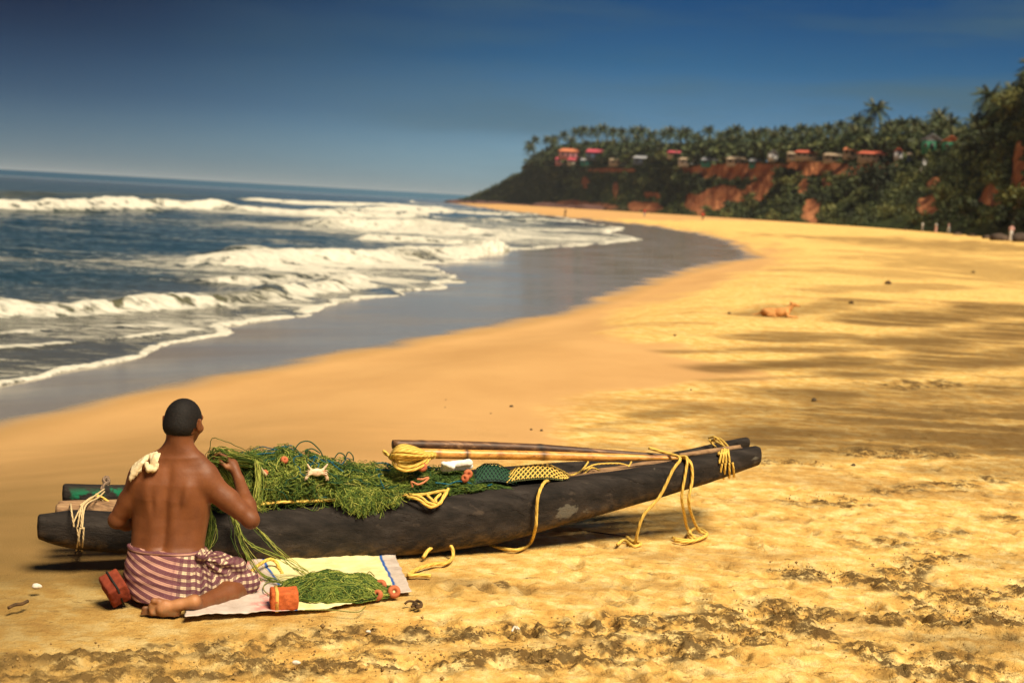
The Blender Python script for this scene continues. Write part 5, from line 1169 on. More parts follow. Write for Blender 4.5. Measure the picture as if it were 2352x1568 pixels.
    leftf = np.sin(Vw[:, 2] * 120 + Vw[:, 0] * 10 + 3 * fbm2(Vw[:, 0] * 6, Vw[:, 2] * 18, 3, 503))
    dsp = rightw * (.0075 * fold * (1 - knee) + .0055 * fold2 * np.clip(knee + .2, 0, 1)) + (1 - rightw) * .0018 * leftf + .003 * fbm2(Vw[:, 0] * 25, Vw[:, 2] * 25 + Vw[:, 1] * 20, 3, 505)
    Vw = Vw + nn * dsp[:, None]; Vw[:, 2] = np.maximum(Vw[:, 2], .006)
    x_ = Vw[:, 0] - K0[0]; z_ = Vw[:, 2] - K0[2]
    cu = x_ + .55 * (Vw[:, 1] - 6.05) * np.sign(x_ + .1) * smooth(.02, .12, np.abs(x_ + .1)) + .012 * fold * rightw
    cv = z_ + .10 * x_ - .6 * x_ * x_ * (x_ < 0) + rightw * (-.25 * x_ * smooth(.02, .12, x_)) + .008 * fold * rightw + .010 * fold2 * knee
    fv = np.stack([cu, cv, np.zeros_like(cu)], 1)
    m = Mat('checked_cotton', .9, .1); sp = m.nt.nodes.new('ShaderNodeSeparateXYZ'); m.L(m.attr('weave', 'Vector'), sp.inputs[0])
    def band(v, period, lo, hi, off=0.0, soft=.06):
        t = m.math('FRACT', m.math('ADD', m.math('DIVIDE', v, period), off + 40.0)); t = m.math('ABSOLUTE', m.math('SUBTRACT', t, .5)); return m.range(t, lo, hi, 1, 0, True)
    U, Vv = sp.outputs[0], sp.outputs[1]
    cream = (.66, .52, .33); c = m.mix(m.range(U, -.10, -.06, 1, 0, True), cream, (.50, .27, .20))
    hs = band(Vv, .0300, .27, .33); hs2 = band(Vv, .0100, .16, .24, .38); vs = m.math('MULTIPLY', band(U, .0300, .20, .28), m.range(U, -.115, -.085, 0, 1, True)); vs2 = m.math('MULTIPLY', band(U, .0300, .02, .05, .42), m.range(U, -.115, -.085, 0, 1, True))
    c = m.mix(m.math('MULTIPLY', hs, .92), c, (.080, .016, .036)); c = m.mix(m.math('MULTIPLY', vs, .74), c, (.080, .016, .036)); c = m.mix(m.math('MULTIPLY', m.math('ADD', hs2, vs2, True), .38), c, (.16, .05, .08))
    c = m.mix(m.range(m.noise(300, 2, .7), .4, .7, 0, .10), c, (.75, .55, .40)); m.color(c); m.bump(m.noise(420, 2, .7), .3, .001)
    link('checked_wrap', mesh_np('checked_wrap', Vw - loc, Fw, True, {'weave': fv}), m.m, man)
build_man()
def waist_band():
    P = []
    for k in range(41):
        a = 2 * math.pi * k / 40; l, r = M(297, 1250, 6.155), M(471, 1262, 6.155); mid = (l + r) / 2; h = np.linalg.norm(r - l) / 2
        p = mid + np.array([math.cos(a) * h * 1.0, -math.sin(a) * .120, 0]); p[2] = l[2] + (r[2] - l[2]) * (math.cos(a) + 1) / 2 - .002 + .0025 * math.sin(a * 5); P.append(p)
    mb = MB(); V, F4, F3 = tube_arrays(np.array(P), .0085, 10, False); loc = np.array(man.location[:]); x_ = V[:, 0] - P[0][0]
    link('waist_roll', mesh_np('waist_roll', V - loc, F4, True, {'weave': np.stack([x_ * 0 - .2, V[:, 2] * 1.6, x_ * 0], 1)}), bpy.data.materials['checked_cotton'], man)
waist_band()

# cream towel folded over his left shoulder
def towel():
    r = thing('towel', 'crumpled cream towel folded over the kneeling man\'s left shoulder', 'towel', M(335, 1060, 6.14))
    f = Field(M(280, 1120, 6.0) - [.0, .06, .0], M(392, 1020, 6.3) + [0, .08, .02], .0042); R_ = random.Random(3)
    for i in range(9):
        q = i / 8; x0_ = 372 - 62 * q; y0_ = 1040 + 20 * q * q * 1.6
        bx, by = ((300 + 22 * (1 - q), 1100 - 30 * (1 - q)) if i > 3 else (340 + 14 * math.sin(q * 6), 1076 + 6 * math.cos(i * 2)))
        f.chain([M(x0_ - 6, y0_ + 22, 6.255), M(x0_ - 2, y0_ + 2, 6.20), M(x0_ - 2, y0_ + 2, 6.145), M((x0_ + bx) / 2, (y0_ + by) / 2 - 3, 6.092), M(bx, by, 6.088)], [.008, .0115, .012, .010, .0085], .0042)
    f.chain([M(368, 1045, 6.13), M(366, 1062, 6.09), M(354, 1078, 6.075), M(340, 1078, 6.072), M(336, 1064, 6.085)], [.012, .012, .011, .011, .010], .004)
    V, F = f.nets(); V = relax(V, F, 1); nn = vnormals(V, F); V += nn * (.0035 * fbm2(V[:, 0] * 60, V[:, 2] * 60, 3, 520))[:, None]
    m = Mat('cream_towel', .95, .05); m.color(m.ramp(m.noise(60, 4, .6), [(.3, (.60, .46, .25)), (.7, (.80, .68, .44))])); m.bump(m.noise(500, 2, .8), .5, .001)
    link('cloth', mesh_np('towel', V - np.array(r.location[:]), F, True), m.m, r)
    mb = MB(); 
    for i in range(26): a = M(302 + 26 * i / 26 - 2, 1098 - 26 * i / 26, 6.085); add_tube(mb, [a, a + [0.002 * R_.uniform(-1, 1), -.002, -.012 - .008 * R_.random()]], .0009, 4)
    mb.build('fringe', m.m, r)
towel()
# ================================================================== THINGS ROUND THE RAFT
net_heap()
CORK = simple('orange_float', (.55, .17, .065), (.36, .09, .035), scale=18, rough=.8, bump=.4, bd=.003)
def ring_float(p, R, r_, nrm, label, group='small orange net floats'):
    t = thing('net_float', label, 'float', p, 0, group); n = Vector(nrm).normalized(); q = n.to_track_quat('Z', 'Y').to_matrix(); V = []; a = 20; b = 12
    for i in range(a):
        for j in range(b):
            u = i * 2 * math.pi / a; v = j * 2 * math.pi / b; w = Vector(((R + r_ * math.cos(v)) * math.cos(u), (R + r_ * math.cos(v)) * math.sin(u), r_ * 1.25 * math.sin(v))); V.append(q @ w)
    F = [[i * b + j, ((i + 1) % a) * b + j, ((i + 1) % a) * b + (j + 1) % b, i * b + (j + 1) % b] for i in range(a) for j in range(b)]
    link('ring', mesh_np('float_mesh', np.array(V), np.array(F)), CORK, t)
ring_float(gp(874, 1344, .030), .017, .012, (-.2, -1, .5), 'upper orange float at the right end of the green net on the sack')
ring_float(gp(905, 1358, .028), .018, .012, (.2, -1, .4), 'right one of the three orange floats on the sack')
ring_float(gp(867, 1366, .022), .015, .011, (-.5, -1, .6), 'lowest left orange float, half under the net on the sack')
ring_float(on(970, 1072, -.02), .014, .011, (.1, -1, .3), 'orange float under the hank of yellow rope')
ring_float(on(1075, 1088, .0), .013, .012, (.4, -1, .1), 'orange float beside the white foam block')
ring_float(on(1068, 1098, -.03), .012, .010, (-.4, -1, .3), 'lower orange float below the foam block')
ring_float(on(653, 1056, .04), .010, .010, (.4, -1, .6), 'small pinkish float near the top of the net heap')
ring_float(on(608, 1086, -.02), .009, .009, (-.4, -1, .4), 'small reddish float low on the net heap beside his forearm')
# a red-brown knot of cord, a stick of driftwood and foam block in the heap
def wigs(name, mat, pts, r, label, cat): t = thing(name, label, cat, pts[0]); rope('cord', mat, r, [pts], t, sides=7)
wigs('cord_scrap', ropemat('rust_cord', (.30, .09, .04), (.62, .26, .12)), onp([(948, 1118, -.06), (945, 1106, -.06), (960, 1112, -.07), (975, 1106, -.06), (985, 1096, -.05), (970, 1100, -.06), (958, 1100, -.05)]), .0055, 'rust coloured scrap of cord on the front of the net heap', 'cord')
sb = thing('driftwood', 'short pale stick caught in the net heap by the man\'s forearm', 'stick', on(600, 1075, -.02)); bar('stick', [(585, 1064), (596, 1075), (612, 1092)], [.0, -.02, -.04], [.006, .011, .008], simple('pale_stick', (.55, .42, .26), (.30, .2, .1), 20), sb, seed=2)
def foam():
    r = thing('foam_block', 'broken white foam block lying on the nets under the bamboo poles', 'foam block', on(1050, 1066, .05)); f = Field(np.array(r.location[:]) - [.13, .07, .06], np.array(r.location[:]) + [.13, .07, .06], .005)
    f.cone(on(1022, 1068, .05), on(1078, 1062, .05), .018, .019, .01); f.cone(on(1020, 1075, .07), on(1080, 1070, .07), .020, .016, .008); f.cone(on(1018, 1064, .03), on(1040, 1072, .02), .012, .014, .006)
    V, F = f.nets(); V += vnormals(V, F) * (.004 * fbm2(V[:, 0] * 50, V[:, 2] * 50, 3, 5))[:, None]
    link('block', mesh_np('foam', V - np.array(r.location[:]), F), simple('foam_white', (.80, .80, .76), (.66, .65, .58), 40, rough=.7, bump=.5, bd=.002), r)
foam()
def net_bag():
    # dark knotted bag and golden diamond-mesh bag on the raft
    def surf(x, v, tops, h0=0.0, base=1112):
        tp = np.interp(x, *tops); a = on(x, np.interp(x, [1090, 1310], [1118, 1100]), -.03 + .34 * v); t = on(x, tp, .14); z0 = a[2]; hz = max(t[2] - z0, .005)
        return np.array([a[0], a[1], z0 + hz * math.sin(math.pi * min(max(.12 + .8 * v, 0), 1)) + h0])
    T1 = ([1085, 1110, 1140, 1170, 1195], [1082, 1066, 1066, 1082, 1108]); T2 = ([1160, 1185, 1230, 1262, 1290, 1310], [1092, 1074, 1068, 1070, 1084, 1098])
    r1 = thing('net_bag', 'dark green and black knotted net bundle right of the foam block', 'net', surf(1140, 0, T1)); r2 = thing('net_bag', 'golden diamond-mesh net stretched over a bundle right of the dark net', 'net', surf(1235, 0, T2))
    for r, T, xa, xb, mat, dia, rr, cm in ((r1, T1, 1088, 1192, GREENC, 9, .0022, (.012, .025, .02)), (r2, T2, 1164, 1308, YROPE, 11, .0032, (.05, .055, .02))):
        mb = MB(); nx, nv = 26, 12; V = [surf(xa + (xb - xa) * i / (nx - 1), j / (nv - 1), T, -.006) for i in range(nx) for j in range(nv)]; F = [[i * nv + j, (i + 1) * nv + j, (i + 1) * nv + j + 1, i * nv + j + 1] for i in range(nx - 1) for j in range(nv - 1)]
        mb.add(V, F); mb.build('bundle', simple('bundle_cloth', cm, tuple(q * 2.2 for q in cm), 25, bump=.6), r)
        mb = MB(); W = xb - xa
        for s in (-1, 1):
            for k in range(-int(24), 40):
                P = []
                for q in range(15):
                    v = q / 14; x = xa + k * dia + s * v * 62 + (62 if s < 0 else 0) * 1.0
                    if xa <= x <= xb: P.append(surf(x, v, T, .004))
                if len(P) > 2: add_tube(mb, P, rr, 5, True, twist=0)
        mb.build('mesh_netting', mat, r)
net_bag()
rope('edging_rope', YROPE, .006, [onp([(1098, 1072, .06), (1112, 1086, .0), (1124, 1102, -.03), (1130, 1112, -.05)])]).update if 0 else None

# dead crab in the net
def crab():
    c = on(728, 1084, -.035); r = thing('crab', 'pale crab caught in the front of the net heap', 'crab', c); f = Field(c - .09, c + .09, .003)
    u, w = AX, np.array([0, 0, 1.]); nrm = -NB
    f.ell(c, [.030, .012, .020], .006, np.stack([u, nrm, w], 1)); 
    for s in (-1, 1):
        f.chain([c + u * s * .026 + w * .010, c + u * s * .042 + w * .026, c + u * s * .050 + w * .040 + nrm * .004], [.006, .0055, .004], .003)
        f.chain([c + u * s * .026 - w * .006, c + u * s * .044 - w * .014, c + u * s * .052 - w * .030], [.0062, .007, .0085], .003); f.chain([c + u * s * .052 - w * .030, c + u * s * .047 - w * .042], [.0075, .003], .002); f.chain([c + u * s * .054 - w * .030, c + u * s * .060 - w * .041], [.006, .0025], .002)
        for k in range(3): a = .5 - .5 * k; f.chain([c + u * s * .026 + w * .01 * a, c + u * s * (.045) + w * (.02 * a) + nrm * .01, c + u * s * (.058) + w * (.03 * a - .01)], [.0036, .003, .0018], .002)
    V, F = f.nets(); link('shell', mesh_np('crab', V - c, F), simple('crab_shell', (.80, .62, .42), (.62, .30, .17), 45, rough=.4, bump=.3, bd=.001, lo=.45, hi=.7), r)
crab()

# ------------------------------------------------------------------ sack, net and bricks on the sand
def sack():
    r = thing('woven_sack', 'flattened woven sack with blue stripes spread on the sand under knee and net', 'sack', at_z(700, 1350, 0))
    top = [(440, 1340), (540, 1306), (590, 1291), (648, 1288), (760, 1284), (905, 1274)]; bot = [(424, 1419), (500, 1413), (600, 1408), (650, 1406), (760, 1398), (846, 1380), (945, 1361)]
    n, k = 150, 50; tp = catmull([at_z(x, y, 0) for x, y in top], 20); bt = catmull([at_z(x, y, 0) for x, y in bot], 20)
    def rs(P, m): s = np.concatenate([[0], np.cumsum(np.linalg.norm(np.diff(P, axis=0), axis=1))]); q = np.linspace(0, s[-1], m); return np.stack([np.interp(q, s, P[:, i]) for i in range(3)], 1)
    tp, bt = rs(tp, n), rs(bt, n); v = np.linspace(0, 1, k); V = tp[:, None] * (1 - v)[None, :, None] + bt[:, None] * v[None, :, None]
    UU, VV = np.meshgrid(np.linspace(0, 1, n), v, indexing='ij'); x, y = V[..., 0], V[..., 1]
    z = .007 + .004 * fbm2(x * 9, y * 14, 3, 601) + .010 * np.abs(fbm2(x * 3.5 + y * 6, y * 5, 3, 603)) + .004 * fbm2(x * 30, y * 30, 2, 605); z += .012 * smooth(.12, 0, VV) * (UU > .35) * (1 + fbm2(x * 12, y * 3, 2, 607)); z = np.maximum(z, .004)
    V[..., 0] += .006 * fbm2(x * 6, y * 20, 2, 609) ; V[..., 1] += .012 * fbm2(x * 10, y * 4, 3, 611) * ((VV < .05) | (VV > .95)); V[..., 2] = z
    pxx = np.interp(UU * 1.0, np.linspace(0, 1, 9), np.linspace(0, 1, 9))
    Vt = V.reshape(-1, 3); Vb = Vt.copy(); Vb[:, 2] -= .003; i = np.arange(n - 1)[:, None] * k; j = np.arange(k - 1)[None, :]; F = np.stack([i + j, i + k + j, i + k + j + 1, i + j + 1], -1).reshape(-1, 4)[:, ::-1]; N_ = n * k
    def strip(a): a = np.array(a); return np.stack([a[:-1], a[1:], a[1:] + N_, a[:-1] + N_], 1)
    Fe = np.vstack([strip(np.arange(n) * k), strip((np.arange(n) * k + k - 1)[::-1]), strip(np.arange(k)[::-1]), strip(np.arange(k) + (n - 1) * k)])
    F = np.vstack([F, F[:, ::-1] + N_, Fe])
    if mesh_np('t', Vt, F[:10]).polygons[0].normal.z < 0: F = F[:, ::-1]
    uv = np.stack([UU.ravel(), VV.ravel(), 0 * UU.ravel()], 1)
    m = Mat('woven_plastic', .6, .3); sp = m.nt.nodes.new('ShaderNodeSeparateXYZ'); m.L(m.attr('print', 'Vector'), sp.inputs[0]); U = sp.outputs[0]; wv = m.noise(6, 3, .5)
    def sel(a, b, s=.003): return m.math('MULTIPLY', m.range(U, a - s, a + s), m.range(U, b - s, b + s, 1, 0))
    grey = m.ramp(m.noise(12, 5, .65), [(.3, (.42, .34, .28)), (.7, (.62, .53, .46))]); yel = m.ramp(m.noise(10, 5, .6), [(.3, (.70, .58, .24)), (.7, (.86, .76, .42))])
    c = m.mix(sel(.435, .93), grey, yel); c = m.mix(sel(.428, .440), c, (.02, .10, .36)); c = m.mix(sel(.925, .938), c, (.02, .10, .36))
    pk = m.math('MULTIPLY', sel(.27, .38, .02), m.range(m.noise(9, 5, .7), .46, .56, 0, .75, True)); c = m.mix(pk, c, (.75, .22, .20))
    c = m.mix(m.range(m.noise(3, 5, .6), .52, .75, 0, .3), c, (.45, .32, .16)); m.color(c)
    wx = m.nt.nodes.new('ShaderNodeTexWave'); wx.inputs['Scale'].default_value = 90; wx.inputs['Distortion'].default_value = 1; m.L(m.coords(), wx.inputs[0]); m.bump(m.math('ADD', wx.outputs['Fac'], m.math('MULTIPLY', m.noise(60, 3, .6), 2)), .25, .002)
    link('sheet', mesh_np('sack', np.vstack([Vt, Vb]) - np.array(r.location[:]), F, True, {'print': np.vstack([uv, uv])}), m.m, r)
sack()
def ground_net():
    c = at_z(765, 1365, 0.0); r = thing('net_pile', 'low pile of fine green net on the sack beside the brick', 'net', c); a0, b0 = .235, .165; mb = MB(); n, K = 2600, 14
    ang = rng.uniform(0, 6.28, n); rad = np.sqrt(rng.random(n)); u = np.cos(ang) * rad; v = np.sin(ang) * rad; th = rng.uniform(0, 6.28, n); curl = rng.normal(0, .35, n); pa = np.zeros((n, K, 3)); lf = rng.uniform(-.01, .014, n); st = rng.uniform(.03, .075, n)
    def hgt(u, v): q = np.clip(1 - u * u - v * v, 0, 1); return .075 * q ** .7 * (1 + .35 * fbm2(u * 2.5, v * 2.5, 3, 701))
    for k in range(K):
        ex = 1 + .12 * fbm2(u * 3, v * 3, 2, 703); pa[:, k] = np.stack([c[0] + a0 * u * ex + .02 * v, c[1] + b0 * v * ex + .03 * u, np.maximum(hgt(u, v) + lf + .012, .006)], 1)
        th += curl + rng.normal(0, .3, n); u = u + np.cos(th) * st; v = v + np.sin(th) * st; q = np.hypot(u, v); o = q > 1.12; u = np.where(o, u / q * 1.1, u); v = np.where(o, v / q * 1.1, v)
    strands(mb, pa + rng.normal(0, .0012, pa.shape), rng.uniform(.0010, .0021, n), 3, tone=np.clip(.52 + .4 * fbm2(pa[:, 0, 0] * 9, pa[:, 0, 1] * 9, 3, 705) + rng.normal(0, .2, n), 0, 1)); mb.build('netting', NET, r, 'stuff')
    g = np.linspace(-1, 1, 30); U, Vv = np.meshgrid(g, g, indexing='ij'); V = np.stack([c[0] + a0 * U * .93, c[1] + b0 * Vv * .93 + .03 * U, hgt(U * .95, Vv * .95) * .9 + .004 - .01 * (np.hypot(U, Vv) > 1)], -1).reshape(-1, 3); i = np.arange(29)[:, None] * 30; j = np.arange(29)[None]; F = np.stack([i + j, i + 30 + j, i + 31 + j, i + j + 1], -1).reshape(-1, 4)
    ok = (np.hypot(U, Vv).ravel() <= 1.05)[F].all(1); mb = MB(); mb.add(V, F[ok]); mb.build('netting_core', CORE, r, 'stuff')
    for pts in ([(700, 1400), (760, 1400), (820, 1405), (840, 1392)], [(860, 1322), (848, 1312), (842, 1326), (852, 1340), (846, 1356)], [(640, 1330), (612, 1338), (605, 1352), (618, 1366)]): rope('olive_cord', OLIVE, .0026, [[gp(x, y, .02) for x, y in pts]], r, sides=5)
ground_net()
BR = Mat('red_brick', .9, .15); BR.color(BR.mix(BR.range(BR.noise(60, 4, .75), .5, .62, 0, .5), BR.ramp(BR.noise(14, 5, .7), [(.3, (.42, .085, .022)), (.7, (.62, .16, .045))]), (.24, .05, .02))); BR.bump(BR.noise(70, 5, .8), .6, .004); BR = BR.m
DBR = Mat('dark_brick', .9, .15); DBR.color(DBR.ramp(DBR.noise(14, 5, .7), [(.3, (.13, .022, .012)), (.7, (.25, .050, .022))])); DBR.bump(DBR.noise(70, 5, .8), .6, .004); DBR = DBR.m
def brick_arrays(sz, seed):
    n = 14; f = Field(np.array([-.5, -.5, -.5]) * sz - .02, np.array([.5, .5, .5]) * sz + .02, .005); sl, X, Y, Z = f.sub(f.lo, f.lo + f.n * f.h); r = .008
    q = [np.abs(a) - s / 2 + r for a, s in zip((X, Y, Z), sz)]; d = np.sqrt(sum(np.maximum(a, 0) ** 2 for a in q)) + np.minimum(np.maximum(np.maximum(q[0], q[1]), q[2]), 0) - r; f.a[sl] = d.astype(np.float32)
    V, F = f.nets(); V = V + vnormals(V, F) * (.0028 * noise3(V[:, 0] * 60, V[:, 1] * 60, V[:, 2] * 60, seed) + .003 * noise3(V[:, 0] * 18, V[:, 1] * 18, V[:, 2] * 18, seed + 3))[:, None]; return V, F
def brick(p, sz, eul, mat, label, band=None, cord=None):
    r = thing('brick', label, 'brick', p); r.rotation_euler = eul; V, F = brick_arrays(np.array(sz), 7); link('block', mesh_np('brick', V, F), mat, r)
    if band is not None:
        x, hw, bm_ = band; e = .003; h, d = sz[2] / 2 + e, sz[1] / 2 + e; ring = np.array([[-d, -h], [d, -h], [d, h], [-d, h]]); mb = MB(); V = []
        for xx in (x - hw, x + hw):
            for (a, b) in ring: V.append([xx, a, b])
        for xx in (x - hw, x + hw):
            for (a, b) in ring * .93: V.append([xx, a, b])
        F = [[i, (i + 1) % 4, (i + 1) % 4 + 4, i + 4] for i in range(4)] + [[i + 8, i + 12, (i + 1) % 4 + 12, (i + 1) % 4 + 8] for i in range(4)] + [[i, i + 8, (i + 1) % 4 + 8, (i + 1) % 4] for i in range(4)] + [[i + 4, (i + 1) % 4 + 4, (i + 1) % 4 + 12, i + 12] for i in range(4)]
        mb.add(V, F); link('strap', mb.mesh('strap', False), bm_, r)
brick(gp(652, 1374, .046), (.118, .10, .082), (.03, -.02, math.radians(14)), BR, 'orange red brick with a yellow strap on the sack', (-.033, .007, simple('yellow_strap', (.80, .47, .10), (.55, .30, .06), 20)))
brick(gp(264, 1350, .058), (.085, .125, .10), (math.radians(24), math.radians(-24), math.radians(30)), DBR, 'dark red brick tied with a black cord, tilted on the sand left of the man', (0.0, .004, simple('black_cord', (.02, .015, .012))))

# ------------------------------------------------------------------ small things washed up on the sand
def lump(name, p, rad, mat, label, cat, seed, flat=.7, group=None, h=None):
    n, k = 14, 9; V = []
    for i in range(k):
        a = math.pi * i / (k - 1)
        for j in range(n): b = 2 * math.pi * j / n; V.append([math.sin(a) * math.cos(b), math.sin(a) * math.sin(b), math.cos(a) * flat])
    V = np.array(V); V *= (1 + .35 * noise3(V[:, 0] * 1.7 + seed, V[:, 1] * 1.7, V[:, 2] * 1.7, seed))[:, None] * np.array(rad if not np.isscalar(rad) else [rad] * 3)
    F = [[i * n + j, i * n + (j + 1) % n, (i + 1) * n + (j + 1) % n, (i + 1) * n + j] for i in range(k - 1) for j in range(n)]
    o = link(name, mesh_np(name, V, np.array(F)[:, ::-1]), mat, loc=tuple(float(v) for v in p)); return tag(o, label, cat, group)
HUSK = simple('husk', (.10, .055, .02), (.045, .028, .014), 14, rough=.9); STONE = simple('dark_stone', (.045, .035, .022), (.09, .06, .03), 10, rough=.9); SHELL = simple('white_shell', (.80, .76, .66), (.55, .47, .36), 30, rough=.4); WEED = simple('dry_weed', (.12, .065, .025), (.06, .035, .015), 30, rough=.95)
for (x, y, r_, l) in ((2040, 650, .17, 'dark coconut husk far up the beach, right of the resting dog'), (1955, 695, .10, 'brown husk on the sand between the dog and the darker husk'), (1870, 918, .05, 'dark stone at the edge of the big dark sand patch'), (1175, 933, .030, 'largest of the dark stones on the smooth sand behind the raft'),
   (1220, 986, .020, 'dark pebble just behind the bamboo poles, left of a similar one'), (1244, 988, .020, 'dark pebble just behind the bamboo poles, right of a similar one'), (1127, 949, .014, 'small pebble left of the largest dark stone'), (1022, 935, .012, 'tiny pebble at the left end of the scattered stones'), (1024, 918, .012, 'tiny pebble above the leftmost one'), (1587, 895, .022, 'pebble on the bright sand left of the dark patches'),
   (1675, 719, .06, 'small lump left of the dog'), (2235, 625, .14, 'dark lump of weed near the foot of the slope'), (1550, 770, .04, 'low lump where damp sand turns dry'), (1960, 1068, .03, 'dark clod at the left end of the trodden patch')):
    lump('pebble' if r_ < .05 else 'beach_debris', at_g(x, y, r_ * .2), r_ * .55, STONE if r_ < .06 else HUSK, l, 'pebble' if r_ < .05 else 'debris', int(x))
lump('seashell', gp(85, 1346, .012), (.022, .017, .016), SHELL, 'white shell on the damp sand at the far left', 'shell', 5); lump('seashell', gp(680, 1521, .008), (.016, .012, .010), SHELL, 'small white shell below the sack among the trodden sand', 'shell', 9)
lump('seashell', gp(846, 1450, .006), (.010, .009, .008), SHELL, 'tiny white shell under the net pile', 'shell', 15)
def bits(name, pts_list, r_, mat, label, cat):
    t = thing(name, label, cat, pts_list[0][0]); rope('strand', mat, r_, pts_list, t, sides=6)
bits('seaweed', [[gp(930, 1386), gp(938, 1380, .02), (gp(950, 1381, .02)), gp(958, 1388), gp(945, 1392)], [gp(955, 1380, .012), gp(966, 1382, .022), gp(968, 1392, .01), gp(955, 1394)], [gp(948, 1386, .015), gp(962, 1390, .015), gp(968, 1384, .02), gp(958, 1378, .015)]], .006, WEED, 'curl of brown seaweed on the sand right of the sack', 'seaweed')
bits('driftwood', [[gp(20, 1395), gp(34, 1388, .012), gp(50, 1386, .012), gp(63, 1380)]], .008, WEED, 'brown stick at the left edge of the sand', 'stick')
bits('bone_scrap', [[gp(1176, 1449, .008), gp(1182, 1438, .016), gp(1187, 1444, .008)], [gp(1186, 1438, .012), gp(1192, 1444, .008)]], .0045, SHELL, 'two bits of white coral on the trodden sand band', 'coral')
bits('twig', [[at_g(1330, 1326 - 110, .01), at_g(1370, 1222, .01), at_g(1440, 1232, .008)]], .004, WEED, 'thin dark twig on the sand under the bow', 'twig')
r_s = np.random.default_rng(21)
mb = MB()   # crumbs of sand and husk in the trodden bands
for (pl, th, s) in CHURN[:10]:
    P = catmull([at_g(*p) for p in pl], 10); _, mm = pxm(*pl[len(pl) // 2]); w = th * mm; L = np.linalg.norm(P[-1] - P[0]); n = int(min(500, 150 * L * s + 40))
    idx = r_s.integers(0, len(P) - 1, n); t = r_s.random(n)[:, None]; Q = P[idx] * (1 - t) + P[idx + 1] * t; Q[:, :2] += r_s.normal(0, w * .9, (n, 2)); 
    sz = r_s.uniform(.002, .006, n) * (1 + (r_s.random(n) < .06)); Q[:, 2] = sz * .2 + r_s.uniform(0, .012, n)
    O = np.array([[1, 0, 0], [-1, 0, 0], [0, 1, 0], [0, -1, 0], [0, 0, 1], [0, 0, -1.]]); OF = np.array([[0, 2, 4], [2, 1, 4], [1, 3, 4], [3, 0, 4], [2, 0, 5], [1, 2, 5], [3, 1, 5], [0, 3, 5]])
    V = Q[:, None] + O[None] * sz[:, None, None] * r_s.uniform(.5, 1.3, (n, 6, 1)); mb.add(V.reshape(-1, 3), (OF[None] + (np.arange(n) * 6)[:, None, None]).reshape(-1, 3))
cr = mb.build('sand_crumbs', simple('damp_crumbs', (.17, .10, .035), (.36, .23, .08), 9, rough=.95, bump=0), kind='stuff', sm=False); cr['label'] = 'crumbs of dark damp sand along the trodden bands'

# ------------------------------------------------------------------ the dog
def dog():
    c = at_g(1785, 727); r = thing('dog', 'tan dog lying on the sand with its head up, looking right', 'dog', c); s = .74
    f = Field(c + np.array([-.50, -.28, -.02]), c + np.array([.50, .28, .52]), .0115)
    def q(x, y, z): return c + np.array([x * 1.08, y, z * .86]) * s
    f.chain([q(-.30, 0, .11), q(-.16, 0, .125), q(.05, 0, .13), q(.20, 0, .16)], [.105 * s, .095 * s, .105 * s, .10 * s], .04)
    f.chain([q(.20, 0, .17), q(.29, 0, .28), q(.33, 0, .36)], [.085 * s, .06 * s, .055 * s], .03)
    f.chain([q(.33, 0, .385), q(.40, 0, .375), q(.50, 0, .345)], [.060 * s, .045 * s, .024 * s], .02)
    for y in (-1, 1):
        f.chain([q(.30, y * .04, .42), q(.285, y * .055, .475)], [.022 * s, .008 * s], .01)
        f.chain([q(.20, y * .08, .14), q(.22, y * .10, .04), q(.30, y * .09, .028), q(.42, y * .085, .022), q(.46, y * .085, .024)], [.055 * s, .035 * s, .026 * s, .020 * s, .025 * s], .015)
        f.chain([q(-.28, y * .08, .12), q(-.12, y * .14, .09), q(-.24, y * .16, .035), q(-.10, y * .17, .025), q(-.05, y * .17, .025)], [.085 * s, .050 * s, .028 * s, .022 * s, .024 * s], .02)
    f.chain([q(-.38, 0, .09), q(-.50, .05, .03), q(-.60, .03, .022)], [.03 * s, .02 * s, .012 * s], .015)
    V, F = f.nets(); V = relax(V, F, 1); m = Mat('tan_fur', .9, .1); m.color(m.ramp(m.noise(5, 5, .6), [(.35, (.40, .17, .05)), (.65, (.66, .34, .12))])); m.bump(m.noise(60, 3, .7), .5, .01)
    link('body', mesh_np('dog', V - c, F), m.m, r)
    for (x, y, z, k) in ((.508, 0, .350, .013), (.385, -.040, .395, .008), (.385, .040, .395, .008)):
        g = Field(q(x, y, z) - .04, q(x, y, z) + .04, .004); g.ell(q(x, y, z), [k, k, k], .001); V, F = g.nets(); link('nose' if y == 0 else 'eye', mesh_np('dark_bead', V - c, F), DARKW, r)
dog()

